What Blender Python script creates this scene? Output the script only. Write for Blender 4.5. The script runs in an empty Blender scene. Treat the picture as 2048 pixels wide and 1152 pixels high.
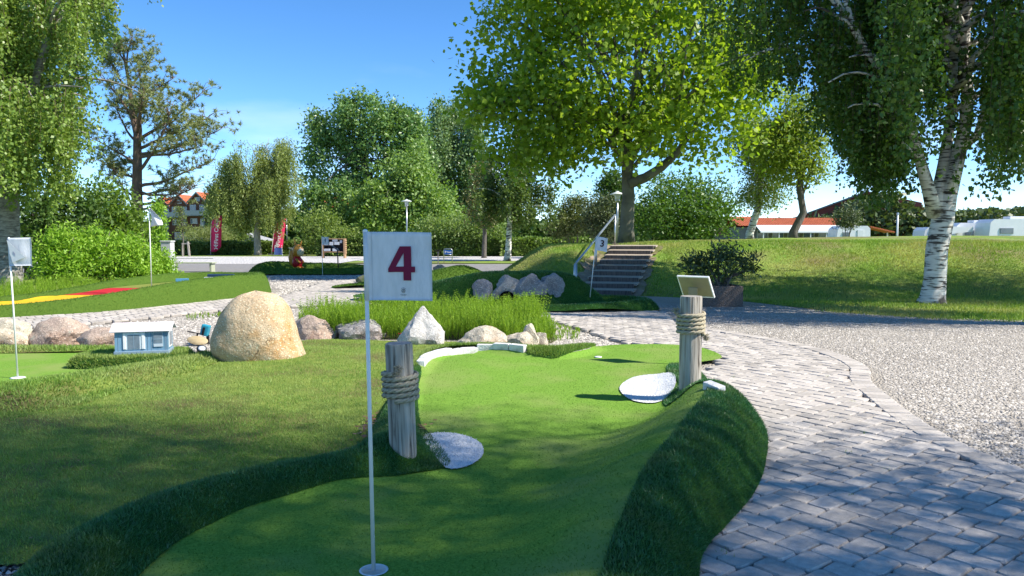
import bpy, bmesh, math, random
import numpy as np
from mathutils import Vector, Matrix, noise as mnoise

# ------------------------------------------------------------------ camera, sky, sun, exposure
scene = bpy.context.scene
COL = scene.collection
SUN_AZ, SUN_EL = 105.0, 45.0          # degrees clockwise from +Y, above the horizon
cam_d = bpy.data.cameras.new('camera'); cam = bpy.data.objects.new('camera', cam_d); COL.objects.link(cam)
cam.location = (0, 0, 1.5); cam.rotation_euler = (math.radians(90 - 3.89), 0, 0)
cam_d.sensor_width = 36.0; cam_d.lens = 26.9; cam_d.clip_start = 0.05; cam_d.clip_end = 4000
scene.camera = cam

world = bpy.data.worlds.new("World"); scene.world = world; world.use_nodes = True
nt = world.node_tree; nt.nodes.clear()
w_out = nt.nodes.new('ShaderNodeOutputWorld'); w_bg = nt.nodes.new('ShaderNodeBackground')
w_sky = nt.nodes.new('ShaderNodeTexSky'); w_sky.sky_type = 'NISHITA'; w_sky.sun_disc = False
w_sky.sun_elevation = math.radians(SUN_EL); w_sky.sun_rotation = math.radians(SUN_AZ)
w_sky.altitude = 0; w_sky.air_density = 0.62; w_sky.dust_density = 0.0; w_sky.ozone_density = 3.0
w_bg.inputs['Strength'].default_value = 0.115
# thin fair-weather cloud low over the horizon, part of the sky all the way round
w_tc = nt.nodes.new('ShaderNodeTexCoord'); w_map = nt.nodes.new('ShaderNodeMapping')
w_map.inputs['Scale'].default_value = (2.2, 2.2, 9.0)
w_nz = nt.nodes.new('ShaderNodeTexNoise'); w_nz.inputs['Scale'].default_value = 1.7; w_nz.inputs['Detail'].default_value = 7
w_rp = nt.nodes.new('ShaderNodeValToRGB'); w_rp.color_ramp.elements[0].position = 0.54; w_rp.color_ramp.elements[1].position = 0.72
w_sep = nt.nodes.new('ShaderNodeSeparateXYZ'); w_rp2 = nt.nodes.new('ShaderNodeValToRGB')
w_rp2.color_ramp.elements[0].position = 0.0; w_rp2.color_ramp.elements[0].color = (0.5, 0.5, 0.5, 1)
w_rp2.color_ramp.elements[1].position = 0.22; w_rp2.color_ramp.elements[1].color = (0.03, 0.03, 0.03, 1)
w_mul = nt.nodes.new('ShaderNodeMath'); w_mul.operation = 'MULTIPLY'
w_mix = nt.nodes.new('ShaderNodeMixRGB'); w_mix.inputs['Color2'].default_value = (5.2, 5.6, 6.2, 1)
nt.links.new(w_tc.outputs['Generated'], w_map.inputs['Vector']); nt.links.new(w_map.outputs['Vector'], w_nz.inputs['Vector'])
nt.links.new(w_nz.outputs['Fac'], w_rp.inputs['Fac']); nt.links.new(w_tc.outputs['Generated'], w_sep.inputs['Vector'])
nt.links.new(w_sep.outputs['Z'], w_rp2.inputs['Fac']); nt.links.new(w_rp.outputs['Color'], w_mul.inputs[0])
nt.links.new(w_rp2.outputs['Color'], w_mul.inputs[1]); nt.links.new(w_mul.outputs[0], w_mix.inputs['Fac'])
w_hs = nt.nodes.new('ShaderNodeHueSaturation'); w_hs.inputs['Saturation'].default_value = 1.22
nt.links.new(w_sky.outputs['Color'], w_hs.inputs['Color']); nt.links.new(w_hs.outputs['Color'], w_mix.inputs['Color1']); nt.links.new(w_mix.outputs['Color'], w_bg.inputs['Color'])
nt.links.new(w_bg.outputs['Background'], w_out.inputs['Surface'])

sun_d = bpy.data.lights.new('sun', 'SUN'); sun_d.energy = 3.7; sun_d.angle = math.radians(0.53); sun_d.color = (1.0, 0.945, 0.85)
sun = bpy.data.objects.new('sun', sun_d); COL.objects.link(sun)
_az, _el = math.radians(SUN_AZ), math.radians(SUN_EL)
sun_dir = Vector((math.sin(_az) * math.cos(_el), math.cos(_az) * math.cos(_el), math.sin(_el)))
sun.rotation_euler = sun_dir.to_track_quat('Z', 'Y').to_euler(); sun.location = (30, -8, 30)
vs = scene.view_settings
vs.view_transform = 'Standard'; vs.look = 'None'; vs.exposure = 1.2; vs.gamma = 1.0; vs.use_curve_mapping = False
scene.render.film_transparent = False
scene.cycles.max_bounces = 8; scene.cycles.transparent_max_bounces = 8
scene.cycles.sample_clamp_indirect = 6.0
scene.cycles.use_denoising = True

# ------------------------------------------------------------------ helpers
random.seed(7)
RNG = np.random.default_rng(11)

def mk(name, V, F, mat, parent=None, smooth=False, loc=None):
    """mesh object from vertex array and an (n,k) face array or list of faces"""
    me = bpy.data.meshes.new(name)
    if isinstance(F, np.ndarray):
        V = np.asarray(V, dtype=np.float32); n, k = F.shape
        me.vertices.add(len(V)); me.vertices.foreach_set('co', V.ravel())
        me.loops.add(n * k); me.loops.foreach_set('vertex_index', F.astype(np.int32).ravel())
        me.polygons.add(n)
        me.polygons.foreach_set('loop_start', np.arange(0, n * k, k, dtype=np.int32))
        try: me.polygons.foreach_set('loop_total', np.full(n, k, dtype=np.int32))
        except Exception: pass
        me.update(calc_edges=True)
    else:
        me.from_pydata([tuple(v) for v in V], [], [tuple(f) for f in F]); me.update()
    if smooth:
        me.polygons.foreach_set('use_smooth', np.ones(len(me.polygons), dtype=bool))
    if mat is not None: me.materials.append(mat)
    o = bpy.data.objects.new(name, me); COL.objects.link(o)
    if parent is not None: o.parent = parent
    if loc is not None: o.location = loc
    return o

def tag(o, label=None, cat=None, group=None, kind=None):
    if label: o['label'] = label
    if cat: o['category'] = cat
    if group: o['group'] = group
    if kind: o['kind'] = kind
    return o

def thing(name, label, cat, loc=(0, 0, 0), rz=0.0, group=None):
    o = bpy.data.objects.new(name, None); COL.objects.link(o)
    o.empty_display_size = 0.2; o.location = loc; o.rotation_euler = (0, 0, rz)
    return tag(o, label, cat, group)

def copy_tree(o, parent=None):
    c = o.copy(); COL.objects.link(c); c.parent = parent
    for ch in list(o.children):
        copy_tree(ch, c)
    return c

class MB:
    """collects simple shapes into one mesh"""
    def __init__(s): s.V = []; s.F = []
    def add(s, V, F):
        b = len(s.V); s.V += [tuple(v) for v in V]; s.F += [tuple(b + i for i in f) for f in F]; return s
    def box(s, c, d, rz=0, rx=0, ry=0, bev=0.0, taper=1.0):
        hx, hy, hz = d[0] / 2, d[1] / 2, d[2] / 2
        R = Matrix.Rotation(rz, 3, 'Z') @ Matrix.Rotation(ry, 3, 'Y') @ Matrix.Rotation(rx, 3, 'X')
        c = Vector(c)
        if bev <= 0:
            P = [(-hx, -hy, -hz), (hx, -hy, -hz), (hx, hy, -hz), (-hx, hy, -hz)] + [(x * taper, y * taper, hz) for x, y in ((-hx, -hy), (hx, -hy), (hx, hy), (-hx, hy))]
            Fc = [(3, 2, 1, 0), (4, 5, 6, 7), (0, 1, 5, 4), (1, 2, 6, 5), (2, 3, 7, 6), (3, 0, 4, 7)]
            return s.add([c + R @ Vector(p) for p in P], Fc)
        bm = bmesh.new(); bmesh.ops.create_cube(bm, size=1)
        for v in bm.verts: v.co = Vector((v.co.x * d[0], v.co.y * d[1], v.co.z * d[2]))
        bmesh.ops.bevel(bm, geom=bm.edges[:], offset=bev, segments=2, affect='EDGES', profile=0.6)
        bm.verts.index_update()
        s.add([c + R @ v.co for v in bm.verts], [[v.index for v in f.verts] for f in bm.faces]); bm.free()
        return s
    def tube(s, pts, rad, n=8, cap=True, closed=False):
        pts = [Vector(p) for p in pts]
        if not hasattr(rad, '__len__'): rad = [rad] * len(pts)
        m = len(pts); rings = []; up = Vector((0, 0, 1)); prev = None
        for i, p in enumerate(pts):
            t = (pts[(i + 1) % m] - pts[i - 1]) if closed else (pts[min(i + 1, m - 1)] - pts[max(i - 1, 0)])
            if t.length < 1e-9: t = Vector((0, 0, 1))
            t.normalize()
            if prev is None:
                a = t.cross(up) if abs(t.z) < 0.95 else t.cross(Vector((1, 0, 0)))
            else:
                a = prev - t * prev.dot(t)
            a.normalize(); b = t.cross(a); prev = a
            rings.append([p + (a * math.cos(2 * math.pi * k / n) + b * math.sin(2 * math.pi * k / n)) * rad[i] for k in range(n)])
        V = [v for r in rings for v in r]; Fc = []
        last = m if closed else m - 1
        for i in range(last):
            j = (i + 1) % m
            for k in range(n):
                k2 = (k + 1) % n
                Fc.append((i * n + k, i * n + k2, j * n + k2, j * n + k))
        if cap and not closed:
            Fc.append(tuple(range(n - 1, -1, -1))); Fc.append(tuple((m - 1) * n + k for k in range(n)))
        return s.add(V, Fc)
    def lathe(s, prof, n=20, c=(0, 0, 0)):
        V = []; Fc = []
        for r, z in prof:
            for k in range(n):
                a = 2 * math.pi * k / n; V.append((c[0] + r * math.cos(a), c[1] + r * math.sin(a), c[2] + z))
        for i in range(len(prof) - 1):
            for k in range(n):
                k2 = (k + 1) % n; Fc.append((i * n + k, i * n + k2, (i + 1) * n + k2, (i + 1) * n + k))
        if prof[0][0] > 1e-6: Fc.append(tuple(range(n - 1, -1, -1)))
        if prof[-1][0] > 1e-6: Fc.append(tuple((len(prof) - 1) * n + k for k in range(n)))
        return s.add(V, Fc)
    def prism(s, poly, z0, z1, axis='z'):
        """extruded outline; axis 'y' puts the outline in x,z and extrudes along y"""
        n = len(poly)
        if axis == 'z': V = [(x, y, z0) for x, y in poly] + [(x, y, z1) for x, y in poly]
        elif axis == 'y': V = [(x, z0, y) for x, y in poly] + [(x, z1, y) for x, y in poly]
        else: V = [(z0, x, y) for x, y in poly] + [(z1, x, y) for x, y in poly]
        Fc = [tuple(range(n - 1, -1, -1)), tuple(range(n, 2 * n))] + [(i, (i + 1) % n, n + (i + 1) % n, n + i) for i in range(n)]
        return s.add(V, Fc)
    def build(s, name, mat, parent=None, smooth=False, loc=None):
        o = mk(name, s.V, s.F, mat, parent, smooth, loc)
        bm = bmesh.new(); bm.from_mesh(o.data); bmesh.ops.recalc_face_normals(bm, faces=bm.faces); bm.to_mesh(o.data); bm.free()
        return o

def smooth_sharp(o, deg=40):
    """smooth shading that keeps hard edges hard"""
    me = o.data; lim = math.radians(deg)
    bm = bmesh.new(); bm.from_mesh(me)
    for f in bm.faces: f.smooth = True
    for e in bm.edges:
        e.smooth = not (len(e.link_faces) == 2 and e.calc_face_angle(0) > lim)
    bm.to_mesh(me); bm.free()
    return o

def catmull(P, n=8, closed=False):
    P = [np.array(p, float) for p in P]; out = []; m = len(P)
    segs = m if closed else m - 1
    for i in range(segs):
        if closed: p0, p1, p2, p3 = P[i - 1], P[i], P[(i + 1) % m], P[(i + 2) % m]
        else: p0, p1, p2, p3 = P[max(i - 1, 0)], P[i], P[i + 1], P[min(i + 2, m - 1)]
        for k in range(n):
            t = k / n
            out.append(0.5 * ((2 * p1) + (-p0 + p2) * t + (2 * p0 - 5 * p1 + 4 * p2 - p3) * t * t + (-p0 + 3 * p1 - 3 * p2 + p3) * t ** 3))
    if not closed: out.append(P[-1])
    return np.array(out)

def sm(t):
    t = np.clip(t, 0, 1); return t * t * (3 - 2 * t)

def in_poly(X, Y, poly):
    poly = np.asarray(poly); inside = np.zeros(X.shape, bool); n = len(poly)
    for i in range(n):
        x1, y1 = poly[i][:2]; x2, y2 = poly[i - 1][:2]
        if y1 == y2: continue
        c = ((y1 > Y) != (y2 > Y)) & (X < (x2 - x1) * (Y - y1) / (y2 - y1) + x1)
        inside ^= c
    return inside

def near_line(X, Y, P, closed=False):
    """distance to a polyline, the value carried along it (columns 2..) and the side (+ right of travel)"""
    P = np.asarray(P, float); best = np.full(X.shape, 1e9); val = np.zeros(X.shape + (max(P.shape[1] - 2, 1),)); side = np.zeros(X.shape)
    NX = np.zeros(X.shape); NY = np.zeros(X.shape)
    m = len(P); segs = m if closed else m - 1
    for i in range(segs):
        a = P[i]; b = P[(i + 1) % m]; d = b[:2] - a[:2]; l2 = float(d @ d) + 1e-12
        t = np.clip(((X - a[0]) * d[0] + (Y - a[1]) * d[1]) / l2, 0, 1)
        qx, qy = a[0] + t * d[0], a[1] + t * d[1]
        dd = np.hypot(X - qx, Y - qy); w = dd < best
        best = np.where(w, dd, best); NX = np.where(w, qx, NX); NY = np.where(w, qy, NY)
        cr = (X - a[0]) * d[1] - (Y - a[1]) * d[0]
        side = np.where(w, np.sign(cr), side)
        for k in range(P.shape[1] - 2):
            val[..., k] = np.where(w, a[2 + k] + t * (b[2 + k] - a[2 + k]), val[..., k])
    return best, val[..., 0] if P.shape[1] > 2 else val, side, NX, NY

def patch(name, poly, res, zf, mat, parent=None, loc=(0, 0, 0), holes=(), resy=None):
    """sheet over an outline: a grid whose border cells are pulled onto the outline"""
    poly = np.asarray(poly, float)[:, :2]; resy = resy or res
    x0, y0 = poly.min(0) - res; x1, y1 = poly.max(0) + res
    xs = np.arange(x0, x1 + res, res); ys = np.arange(y0, y1 + resy, resy)
    X, Y = np.meshgrid(xs, ys)
    ins = in_poly(X, Y, poly)
    cells = (ins[:-1, :-1].astype(int) + ins[1:, :-1] + ins[:-1, 1:] + ins[1:, 1:]) >= 2
    used = np.zeros_like(ins); used[:-1, :-1] |= cells; used[1:, :-1] |= cells; used[:-1, 1:] |= cells; used[1:, 1:] |= cells
    edge = used & ~ins
    # inside vertices with an unused neighbour cell move to the outline as well
    cc = np.zeros(X.shape, int); cc[:-1, :-1] += cells; cc[1:, :-1] += cells; cc[:-1, 1:] += cells; cc[1:, 1:] += cells
    edge |= used & (cc < 4)
    if edge.any():
        _, _, _, nx, ny = near_line(X[edge], Y[edge], poly, True); X[edge] = nx; Y[edge] = ny
    for (hx, hy, hr) in holes:
        d = np.hypot(X - hx, Y - hy); w = d < hr
        ctr = np.hypot((X[:-1, :-1] + X[1:, 1:]) / 2 - hx, (Y[:-1, :-1] + Y[1:, 1:]) / 2 - hy)
        cells &= ~((w[:-1, :-1] & w[1:, :-1] & w[:-1, 1:] & w[1:, 1:]) | (ctr < hr * 0.8))
        ww = d < hr + res * 0.5
        X = np.where(ww, hx + (X - hx) / np.maximum(d, 1e-6) * hr, X); Y = np.where(ww, hy + (Y - hy) / np.maximum(d, 1e-6) * hr, Y)
    Z = zf(X, Y)
    idx = np.arange(X.size).reshape(X.shape)
    F = np.stack([idx[:-1, :-1], idx[:-1, 1:], idx[1:, 1:], idx[1:, :-1]], -1)[cells]
    u, inv = np.unique(F, return_inverse=True); F = inv.reshape(F.shape)
    V = np.stack([X.ravel()[u] - loc[0], Y.ravel()[u] - loc[1], Z.ravel()[u] - loc[2]], 1)
    return mk(name, V, F, mat, parent, smooth=True)

def sample(poly, n, rng=RNG, near=None):
    """random points in an outline; near=(k) thins them out with distance from the viewer"""
    poly = np.asarray(poly, float)[:, :2]; lo, hi = poly.min(0), poly.max(0); out = []; tot = 0
    while tot < n:
        P = rng.uniform(lo, hi, (n * 2, 2)); P = P[in_poly(P[:, 0], P[:, 1], poly)]
        if near: P = P[rng.random(len(P)) < np.clip((near / np.maximum(P[:, 1], 0.1)) ** 1.5, 0, 1)]
        out.append(P); tot += len(P)
        if len(P) == 0: break
    return np.concatenate(out)[:n]

def normals(zf, P, e=0.02):
    zx = (zf(P[:, 0] + e, P[:, 1]) - zf(P[:, 0] - e, P[:, 1])) / (2 * e)
    zy = (zf(P[:, 0], P[:, 1] + e) - zf(P[:, 0], P[:, 1] - e)) / (2 * e)
    N = np.stack([-zx, -zy, np.ones(len(P))], 1); return N / np.linalg.norm(N, axis=1, keepdims=True)

def blades(name, P, zf, h, w, mat, parent=None, lean=0.5, loc=(0, 0, 0), rng=RNG, sink=0.004, kind='stuff'):
    n = len(P); Z = zf(P[:, 0], P[:, 1]); N = normals(zf, P)
    B = np.stack([P[:, 0], P[:, 1], Z], 1) - np.array(loc)
    a = rng.uniform(0, 2 * np.pi, n); s = np.stack([np.cos(a), np.sin(a), np.zeros(n)], 1)
    hh = h * rng.uniform(0.55, 1.2, n)[:, None]; ww = w * rng.uniform(0.7, 1.3, n)[:, None]
    d = N + rng.normal(0, lean, (n, 3)); d[:, 2] = np.abs(d[:, 2]) * 0.9 + 0.1; d /= np.linalg.norm(d, axis=1, keepdims=True)
    B = B - N * sink
    V = np.stack([B - s * ww * 0.5, B + s * ww * 0.5, B + d * hh], 1).reshape(-1, 3)
    F = np.arange(3 * n).reshape(n, 3)
    return tag(mk(name, V, F, mat, parent), kind=kind)

# ------------------------------------------------------------------ materials
MATS = {}
def _mat(name):
    m = bpy.data.materials.new(name); m.use_nodes = True
    t = m.node_tree; b = t.nodes['Principled BSDF']; return m, t, b
def rgb(c): return (c[0], c[1], c[2], 1.0)

def M(name, c1, c2=None, scale=8.0, detail=4.0, rough=0.85, bump=0.0, bscale=60.0, spec=0.25, metal=0.0, isl=0.0, c3=None, scale3=2.0,
      stretch=(1, 1, 1), coords='Object', lo=0.35, hi=0.65, bdist=0.02, vor=False, coat=0.0, objrand=False):
    if name in MATS: return MATS[name]
    m, t, b = _mat(name); N = t.nodes; Lk = t.links
    b.inputs['Roughness'].default_value = rough; b.inputs['Metallic'].default_value = metal
    b.inputs['Specular IOR Level'].default_value = spec
    if coat: b.inputs['Coat Weight'].default_value = coat
    tc = N.new('ShaderNodeTexCoord'); mp = N.new('ShaderNodeMapping'); mp.inputs['Scale'].default_value = stretch
    Lk.new(tc.outputs[coords], mp.inputs['Vector'])
    col = None
    if c2 is not None:
        nz = N.new('ShaderNodeTexNoise'); nz.inputs['Scale'].default_value = scale; nz.inputs['Detail'].default_value = detail; nz.inputs['Roughness'].default_value = 0.62
        Lk.new(mp.outputs['Vector'], nz.inputs['Vector'])
        mr = N.new('ShaderNodeMapRange'); mr.inputs['From Min'].default_value = lo; mr.inputs['From Max'].default_value = hi
        Lk.new(nz.outputs['Fac'], mr.inputs['Value'])
        mx = N.new('ShaderNodeMixRGB'); mx.inputs['Color1'].default_value = rgb(c1); mx.inputs['Color2'].default_value = rgb(c2)
        Lk.new(mr.outputs['Result'], mx.inputs['Fac']); col = mx.outputs['Color']
        if c3 is not None:
            n3 = N.new('ShaderNodeTexNoise'); n3.inputs['Scale'].default_value = scale3; n3.inputs['Detail'].default_value = 5
            Lk.new(mp.outputs['Vector'], n3.inputs['Vector'])
            m3 = N.new('ShaderNodeMapRange'); m3.inputs['From Min'].default_value = 0.48; m3.inputs['From Max'].default_value = 0.68
            Lk.new(n3.outputs['Fac'], m3.inputs['Value'])
            x3 = N.new('ShaderNodeMixRGB'); x3.inputs['Color2'].default_value = rgb(c3)
            Lk.new(m3.outputs['Result'], x3.inputs['Fac']); Lk.new(col, x3.inputs['Color1']); col = x3.outputs['Color']
    if isl:
        g = N.new('ShaderNodeNewGeometry'); src = g.outputs['Random Per Island']
        if objrand:
            oi = N.new('ShaderNodeObjectInfo'); ad = N.new('ShaderNodeMath'); ad.operation = 'ADD'; fr = N.new('ShaderNodeMath'); fr.operation = 'FRACT'
            Lk.new(src, ad.inputs[0]); Lk.new(oi.outputs['Random'], ad.inputs[1]); Lk.new(ad.outputs[0], fr.inputs[0]); src = fr.outputs[0]
        hs = N.new('ShaderNodeHueSaturation'); mr2 = N.new('ShaderNodeMapRange')
        mr2.inputs['To Min'].default_value = 1 - isl; mr2.inputs['To Max'].default_value = 1 + isl
        Lk.new(src, mr2.inputs['Value']); Lk.new(mr2.outputs['Result'], hs.inputs['Value'])
        if col is None: hs.inputs['Color'].default_value = rgb(c1)
        else: Lk.new(col, hs.inputs['Color'])
        col = hs.outputs['Color']
    if col is None: b.inputs['Base Color'].default_value = rgb(c1)
    else: Lk.new(col, b.inputs['Base Color'])
    if bump:
        if vor:
            bn = N.new('ShaderNodeTexVoronoi'); bo = bn.outputs['Distance']
        else:
            bn = N.new('ShaderNodeTexNoise'); bn.inputs['Detail'].default_value = 5; bo = bn.outputs['Fac']
        bn.inputs['Scale'].default_value = bscale; Lk.new(mp.outputs['Vector'], bn.inputs['Vector'])
        bp = N.new('ShaderNodeBump'); bp.inputs['Strength'].default_value = bump; bp.inputs['Distance'].default_value = bdist
        Lk.new(bo, bp.inputs['Height']); Lk.new(bp.outputs['Normal'], b.inputs['Normal'])
    MATS[name] = m; return m

def LEAF(name, c1, c2, trans=0.35, tint=(1.5, 1.6, 0.5), rough=0.45, spec=0.35, big=None, bigscale=0.6):
    """leaf: random colour per leaf, light passing through it"""
    if name in MATS: return MATS[name]
    if not any(q in name for q in ('blade', 'fibre', 'pebble', 'dry', 'fern', 'shade')):
        c1, c2 = tuple(x * 1.35 for x in c1), tuple(x * 1.35 for x in c2)
    m, t, b = _mat(name); N = t.nodes; Lk = t.links
    g = N.new('ShaderNodeNewGeometry'); mx = N.new('ShaderNodeMixRGB')
    mx.inputs['Color1'].default_value = rgb(c1); mx.inputs['Color2'].default_value = rgb(c2)
    Lk.new(g.outputs['Random Per Island'], mx.inputs['Fac']); col = mx.outputs['Color']
    if big is not None:
        tc = N.new('ShaderNodeTexCoord'); nz = N.new('ShaderNodeTexNoise'); nz.inputs['Scale'].default_value = bigscale; nz.inputs['Detail'].default_value = 3
        Lk.new(tc.outputs['Object'], nz.inputs['Vector']); mr = N.new('ShaderNodeMapRange')
        mr.inputs['From Min'].default_value = 0.42; mr.inputs['From Max'].default_value = 0.64; Lk.new(nz.outputs['Fac'], mr.inputs['Value'])
        m2 = N.new('ShaderNodeMixRGB'); m2.inputs['Color2'].default_value = rgb(big); Lk.new(mr.outputs['Result'], m2.inputs['Fac']); Lk.new(col, m2.inputs['Color1']); col = m2.outputs['Color']
    b.inputs['Roughness'].default_value = rough; b.inputs['Specular IOR Level'].default_value = spec
    Lk.new(col, b.inputs['Base Color'])
    tr = N.new('ShaderNodeBsdfTranslucent'); tm = N.new('ShaderNodeMixRGB'); tm.blend_type = 'MULTIPLY'; tm.inputs['Fac'].default_value = 1
    tm.inputs['Color2'].default_value = rgb(tint); Lk.new(col, tm.inputs['Color1']); Lk.new(tm.outputs['Color'], tr.inputs['Color'])
    ms = N.new('ShaderNodeMixShader'); ms.inputs['Fac'].default_value = trans
    Lk.new(b.outputs['BSDF'], ms.inputs[1]); Lk.new(tr.outputs['BSDF'], ms.inputs[2])
    Lk.new(ms.outputs['Shader'], N['Material Output'].inputs['Surface'])
    MATS[name] = m; return m

def birch_bark(name):
    if name in MATS: return MATS[name]
    m, t, b = _mat(name); N = t.nodes; Lk = t.links
    tc = N.new('ShaderNodeTexCoord'); mp = N.new('ShaderNodeMapping'); mp.inputs['Scale'].default_value = (2.2, 2.2, 14)
    nz = N.new('ShaderNodeTexNoise'); nz.inputs['Scale'].default_value = 1.6; nz.inputs['Detail'].default_value = 4
    Lk.new(tc.outputs['Object'], mp.inputs['Vector']); Lk.new(mp.outputs['Vector'], nz.inputs['Vector'])
    rp = N.new('ShaderNodeValToRGB'); e = rp.color_ramp.elements
    e[0].position = 0.40; e[0].color = (0.05, 0.042, 0.035, 1); e[1].position = 0.47; e[1].color = (0.62, 0.59, 0.53, 1)
    x = rp.color_ramp.elements.new(0.7); x.color = (0.78, 0.76, 0.71, 1)
    Lk.new(nz.outputs['Fac'], rp.inputs['Fac'])
    n2 = N.new('ShaderNodeTexNoise'); n2.inputs['Scale'].default_value = 1.7; n2.inputs['Detail'].default_value = 6; Lk.new(tc.outputs['Object'], n2.inputs['Vector'])
    mr = N.new('ShaderNodeMapRange'); mr.inputs['From Min'].default_value = 0.56; mr.inputs['From Max'].default_value = 0.63; Lk.new(n2.outputs['Fac'], mr.inputs['Value'])
    mx = N.new('ShaderNodeMixRGB'); mx.inputs['Color2'].default_value = (0.09, 0.075, 0.06, 1); Lk.new(mr.outputs['Result'], mx.inputs['Fac']); Lk.new(rp.outputs['Color'], mx.inputs['Color1'])
    Lk.new(mx.outputs['Color'], b.inputs['Base Color']); b.inputs['Roughness'].default_value = 0.75
    bp = N.new('ShaderNodeBump'); bp.inputs['Strength'].default_value = 0.6; bp.inputs['Distance'].default_value = 0.03
    Lk.new(n2.outputs['Fac'], bp.inputs['Height']); Lk.new(bp.outputs['Normal'], b.inputs['Normal'])
    MATS[name] = m; return m

def rock_mat(name, c1, c2, stain=None, sp=0.12):
    if name in MATS: return MATS[name]
    m, t, b = _mat(name); N = t.nodes; Lk = t.links
    tc = N.new('ShaderNodeTexCoord')
    def nz(s, d=6):
        n = N.new('ShaderNodeTexNoise'); n.inputs['Scale'].default_value = s; n.inputs['Detail'].default_value = d; n.inputs['Roughness'].default_value = 0.65
        Lk.new(tc.outputs['Object'], n.inputs['Vector']); return n
    def mr(src, a, c):
        r = N.new('ShaderNodeMapRange'); r.inputs['From Min'].default_value = a; r.inputs['From Max'].default_value = c; Lk.new(src, r.inputs['Value']); return r.outputs['Result']
    def mix(f, c_a, c_b):
        x = N.new('ShaderNodeMixRGB'); Lk.new(f, x.inputs['Fac'])
        for k, c in ((1, c_a), (2, c_b)):
            if isinstance(c, tuple): x.inputs['Color%d' % k].default_value = rgb(c)
            else: Lk.new(c, x.inputs['Color%d' % k])
        return x.outputs['Color']
    a = nz(3.0); col = mix(mr(a.outputs['Fac'], 0.38, 0.62), c1, c2)
    if stain is not None: col = mix(mr(nz(2.1, 3).outputs['Fac'], 0.52, 0.66), col, stain)
    g = nz(70, 2); col = mix(mr(g.outputs['Fac'], 0.60, 0.66), col, tuple(x * 0.35 for x in c1))
    g2 = nz(55, 2); col = mix(mr(g2.outputs['Fac'], 0.60, 0.68), col, tuple(min(x * 1.5 + 0.1, 0.8) for x in c2))
    # hairline cracks and a few lichen spots
    vo = N.new('ShaderNodeTexVoronoi'); vo.feature = 'DISTANCE_TO_EDGE'; vo.inputs['Scale'].default_value = 2.3
    ds = nz(5, 5); va = N.new('ShaderNodeVectorMath'); va.operation = 'MULTIPLY_ADD'; va.inputs[1].default_value = (.35, .35, .35)
    Lk.new(ds.outputs['Color'], va.inputs[0]); Lk.new(tc.outputs['Object'], va.inputs[2]); Lk.new(va.outputs[0], vo.inputs['Vector'])
    cr = mr(vo.outputs['Distance'], 0.016, 0.0); cm_ = N.new('ShaderNodeMath'); cm_.operation = 'MULTIPLY'; Lk.new(cr, cm_.inputs[0]); Lk.new(mr(nz(1.7, 2).outputs['Fac'], .5, .6), cm_.inputs[1])
    col = mix(cm_.outputs[0], col, tuple(x * .22 for x in c1))
    col = mix(mr(nz(6.5, 4).outputs['Fac'], .66, .70), col, (0.34, 0.34, 0.27))
    Lk.new(col, b.inputs['Base Color']); b.inputs['Roughness'].default_value = 0.85; b.inputs['Specular IOR Level'].default_value = 0.25
    h = nz(14, 8); bp = N.new('ShaderNodeBump'); bp.inputs['Strength'].default_value = 0.7; bp.inputs['Distance'].default_value = 0.035
    Lk.new(h.outputs['Fac'], bp.inputs['Height']); Lk.new(bp.outputs['Normal'], b.inputs['Normal'])
    MATS[name] = m; return m

def wood_mat(name, c1, c2, dark):
    if name in MATS: return MATS[name]
    m, t, b = _mat(name); N = t.nodes; Lk = t.links
    tc = N.new('ShaderNodeTexCoord'); mp = N.new('ShaderNodeMapping'); mp.inputs['Scale'].default_value = (22, 22, 1.3)
    Lk.new(tc.outputs['Object'], mp.inputs['Vector'])
    nz = N.new('ShaderNodeTexNoise'); nz.inputs['Scale'].default_value = 1.6; nz.inputs['Detail'].default_value = 7; nz.inputs['Distortion'].default_value = 0.8
    Lk.new(mp.outputs['Vector'], nz.inputs['Vector'])
    rp = N.new('ShaderNodeValToRGB'); e = rp.color_ramp.elements
    e[0].position = 0.33; e[0].color = rgb(dark); e[1].position = 0.46; e[1].color = rgb(c1); x = e.new(0.68); x.color = rgb(c2)
    Lk.new(nz.outputs['Fac'], rp.inputs['Fac']); Lk.new(rp.outputs['Color'], b.inputs['Base Color']); b.inputs['Roughness'].default_value = 0.85
    bp = N.new('ShaderNodeBump'); bp.inputs['Strength'].default_value = 0.8; bp.inputs['Distance'].default_value = 0.012
    Lk.new(nz.outputs['Fac'], bp.inputs['Height']); Lk.new(bp.outputs['Normal'], b.inputs['Normal'])
    MATS[name] = m; return m

WHITE = M('white_paint', (0.78, 0.78, 0.76), (0.70, 0.71, 0.70), 6, rough=0.5)
POLE = M('pole_white', (0.74, 0.75, 0.70), rough=0.35, spec=0.5)
CLOTH = M('flag_cloth', (0.66, 0.68, 0.70), (0.56, 0.59, 0.61), 9, rough=0.9, stretch=(3, 3, 0.8), bump=0.15, bscale=40)
INK = M('flag_ink', (0.16, 0.012, 0.045), rough=0.8)
INKB = M('flag_ink_dark', (0.035, 0.02, 0.03), rough=0.8)
LOGO = M('flag_logo', (0.06, 0.09, 0.10), rough=0.8)
STEEL = M('galvanised_steel', (0.55, 0.57, 0.58), (0.42, 0.44, 0.46), 30, rough=0.35, metal=0.8)
BLACK = M('black_plastic', (0.012, 0.012, 0.014), rough=0.5)
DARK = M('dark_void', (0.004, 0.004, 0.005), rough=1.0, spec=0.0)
CARPET = M('putting_carpet', (0.105, 0.225, 0.026), (0.215, 0.36, 0.055), 85, detail=4, rough=0.95, spec=0.08, bump=0.5, bscale=330, bdist=0.006, c3=(0.225, 0.30, 0.075), scale3=1.3)
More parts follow.
